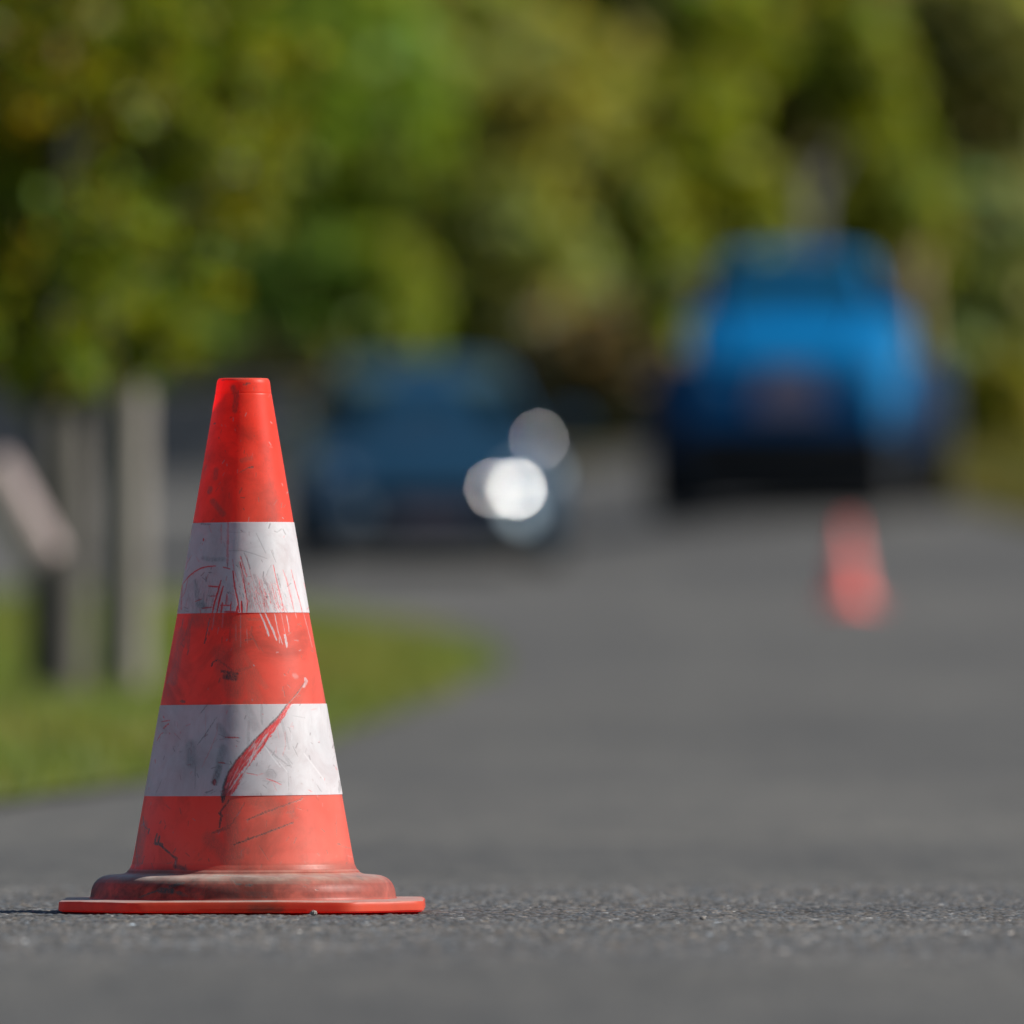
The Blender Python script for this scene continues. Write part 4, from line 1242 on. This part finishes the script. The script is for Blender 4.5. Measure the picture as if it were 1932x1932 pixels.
def make_offroader():
    Y = 98.4
    x = place(1486, Y)
    rz = math.radians(-3)
    x += 1.8 * math.sin(-rz)
    root = empty("utility_vehicle", (x, Y + 1.2, gz(x, Y + .6)), rz)
    root.scale = (.95, 1, .95)
    tag(root, "bright blue high utility vehicle with big dark tyres beyond the small distant cone", "utility vehicle")
    bx = lambda w, zb, zt, c=.05, top=.92: [(0, zb), (w * .96, zb), (w, zb + .05), (w, (zb + zt) / 2), (w * .995, zt - c), (w * top, zt - .012), (w * .5, zt + .012), (0, zt + .016)]
    g = loft([(-1.80, bx(.74, .67, 1.16)), (-1.74, bx(.80, .65, 1.27)), (-1.60, bx(.815, .64, 1.335)), (-1.1, bx(.83, .56, 1.48)), (-.62, bx(.85, .56, 1.63)), (-.5, bx(.87, .56, 1.66)), (.4, bx(.875, .56, 1.68)), (1.6, bx(.875, .56, 1.68)), (1.78, bx(.85, .70, 1.62))])
    ch = lambda wb, wt, zb, zt: [(0, zb), (wb, zb), (wb * .99, zb + .06), ((wb + wt) / 2, (zb + zt) / 2), (wt, zt - .08), (wt * .95, zt - .02), (wt * .5, zt + .01), (0, zt + .018)]
    g2 = loft([(-.58, ch(.70, .67, 1.6, 1.70)), (-.36, ch(.70, .60, 1.6, 2.0)), (-.28, ch(.70, .59, 1.6, 2.10)), (-.1, ch(.70, .59, 1.6, 2.13)), (.8, ch(.70, .59, 1.6, 2.14)), (1.5, ch(.70, .58, 1.6, 2.11)), (1.68, ch(.69, .57, 1.6, 2.0)), (1.75, ch(.67, .60, 1.6, 1.7))])
    g.add(g2.v, g2.f)
    g.build("body", M['blue'], root, True)
    g = G()
    quad_panel(g, [(-.60, -.545, 1.73), (.60, -.545, 1.73), (.51, -.385, 2.03), (-.51, -.385, 2.03)], .012, (0, -.88, .46))
    g.build("windscreen", M['teal_glass'], root)
    for k in (-1, 1):
        g = G()
        pts = [(k * .50, -1.62, 1.352), (k * .55, -1.1, 1.497), (k * .58, -.66, 1.64)]
        g.tube(pts, .022, 8)
        g.build("bonnet_rib", M['blue'], root, True)
    for s in (-1, 1):
        g = G()
        quad_panel(g, [(s * .71, -.25, 1.74), (s * .71, .45, 1.74), (s * .617, .45, 2.02), (s * .63, -.17, 2.02)][::s], .010, (s * .95, 0, .3))
        quad_panel(g, [(s * .71, .55, 1.74), (s * .71, 1.45, 1.74), (s * .617, 1.38, 2.02), (s * .617, .55, 2.02)][::s], .010, (s * .95, 0, .3))
        g.build("side_window", M['teal_glass'], root)
        # flared wings: slim in front, broad over the big rear wheels
        for yy, xo, rr in ((-1.2, .90, .40), (1.15, 1.22, .60)):
            g = G()
            rings = []
            for a in np.linspace(-.1, math.pi + .1, 15):
                c, d = math.cos(a), math.sin(a)
                ri, ro = rr + .06, rr + .13
                rings.append([(s * .80, yy + c * ri, rr + d * ri), (s * xo, yy + c * ri, rr + d * ri * .98), (s * xo, yy + c * ro * .97, rr + d * ro * .95), (s * .80, yy + c * ro, rr + d * ro)])
            g.rings(rings)
            g.build("wing", M['blue_dull'], root, True)
            wheel(root, s * (xo - .15), yy, rr, .27 if yy < 0 else .36, M['redrim'], s)
        g = G().box(s * .88 - .13, s * .88 + .13, -.55, -.42, 1.70, 1.98, .03)
        g.tube([(s * .69, -.42, 1.70), (s * .80, -.46, 1.76)], .018, 8)
        g.build("wing_mirror", M['brown'], root, True)
        g = G().disc((s * .60, -1.775, 1.02), (0, -1, .05), .095, .03, 24, .02)
        g.build("headlight", M['dull_lens'], root, True)
        g = G().box(s * .93 - .07, s * .93 + .07, -.65, .65, .50, .55, .015)
        g.build("side_step", M['black'], root)
    g = G()
    quad_panel(g, [(-.30, -1.80, .80), (.30, -1.80, .80), (.20, -1.785, 1.15), (-.20, -1.785, 1.15)], .025, (0, -1, .05))
    g.build("grille", M['grille_pale'], root)
    g = G().box(-.84, .84, -1.96, -1.82, .36, .64, .04)
    for q in (-1, 1):
        g.box(q * .5 - .05, q * .5 + .05, -1.84, -1.74, .42, .52)
        g.build("front_bumper", M['black'], root, True)
    g = G().box(-.24, .24, -1.985, -1.965, .535, .64, .004)
    g.build("number_plate", M['black'], root)
    g = G().box(-.86, .86, -1.74, 1.7, .09, .60, .04)  # black box, deep and wide so it also fills in the shade underneath
    g.tube([(-.75, -1.2, .40), (.75, -1.2, .40)], .07, 10)
    g.tube([(-.75, 1.15, .40), (.75, 1.15, .40)], .07, 10)
    g.build("chassis_and_shade_box", M['black'], root)
    for s in (-1, 1):
        g = G().tube([(s * .3, -.56, 1.72), (s * .05, -.47, 1.90)], .008, 6)
        g.build("wiper", M['black'], root)
make_offroader()
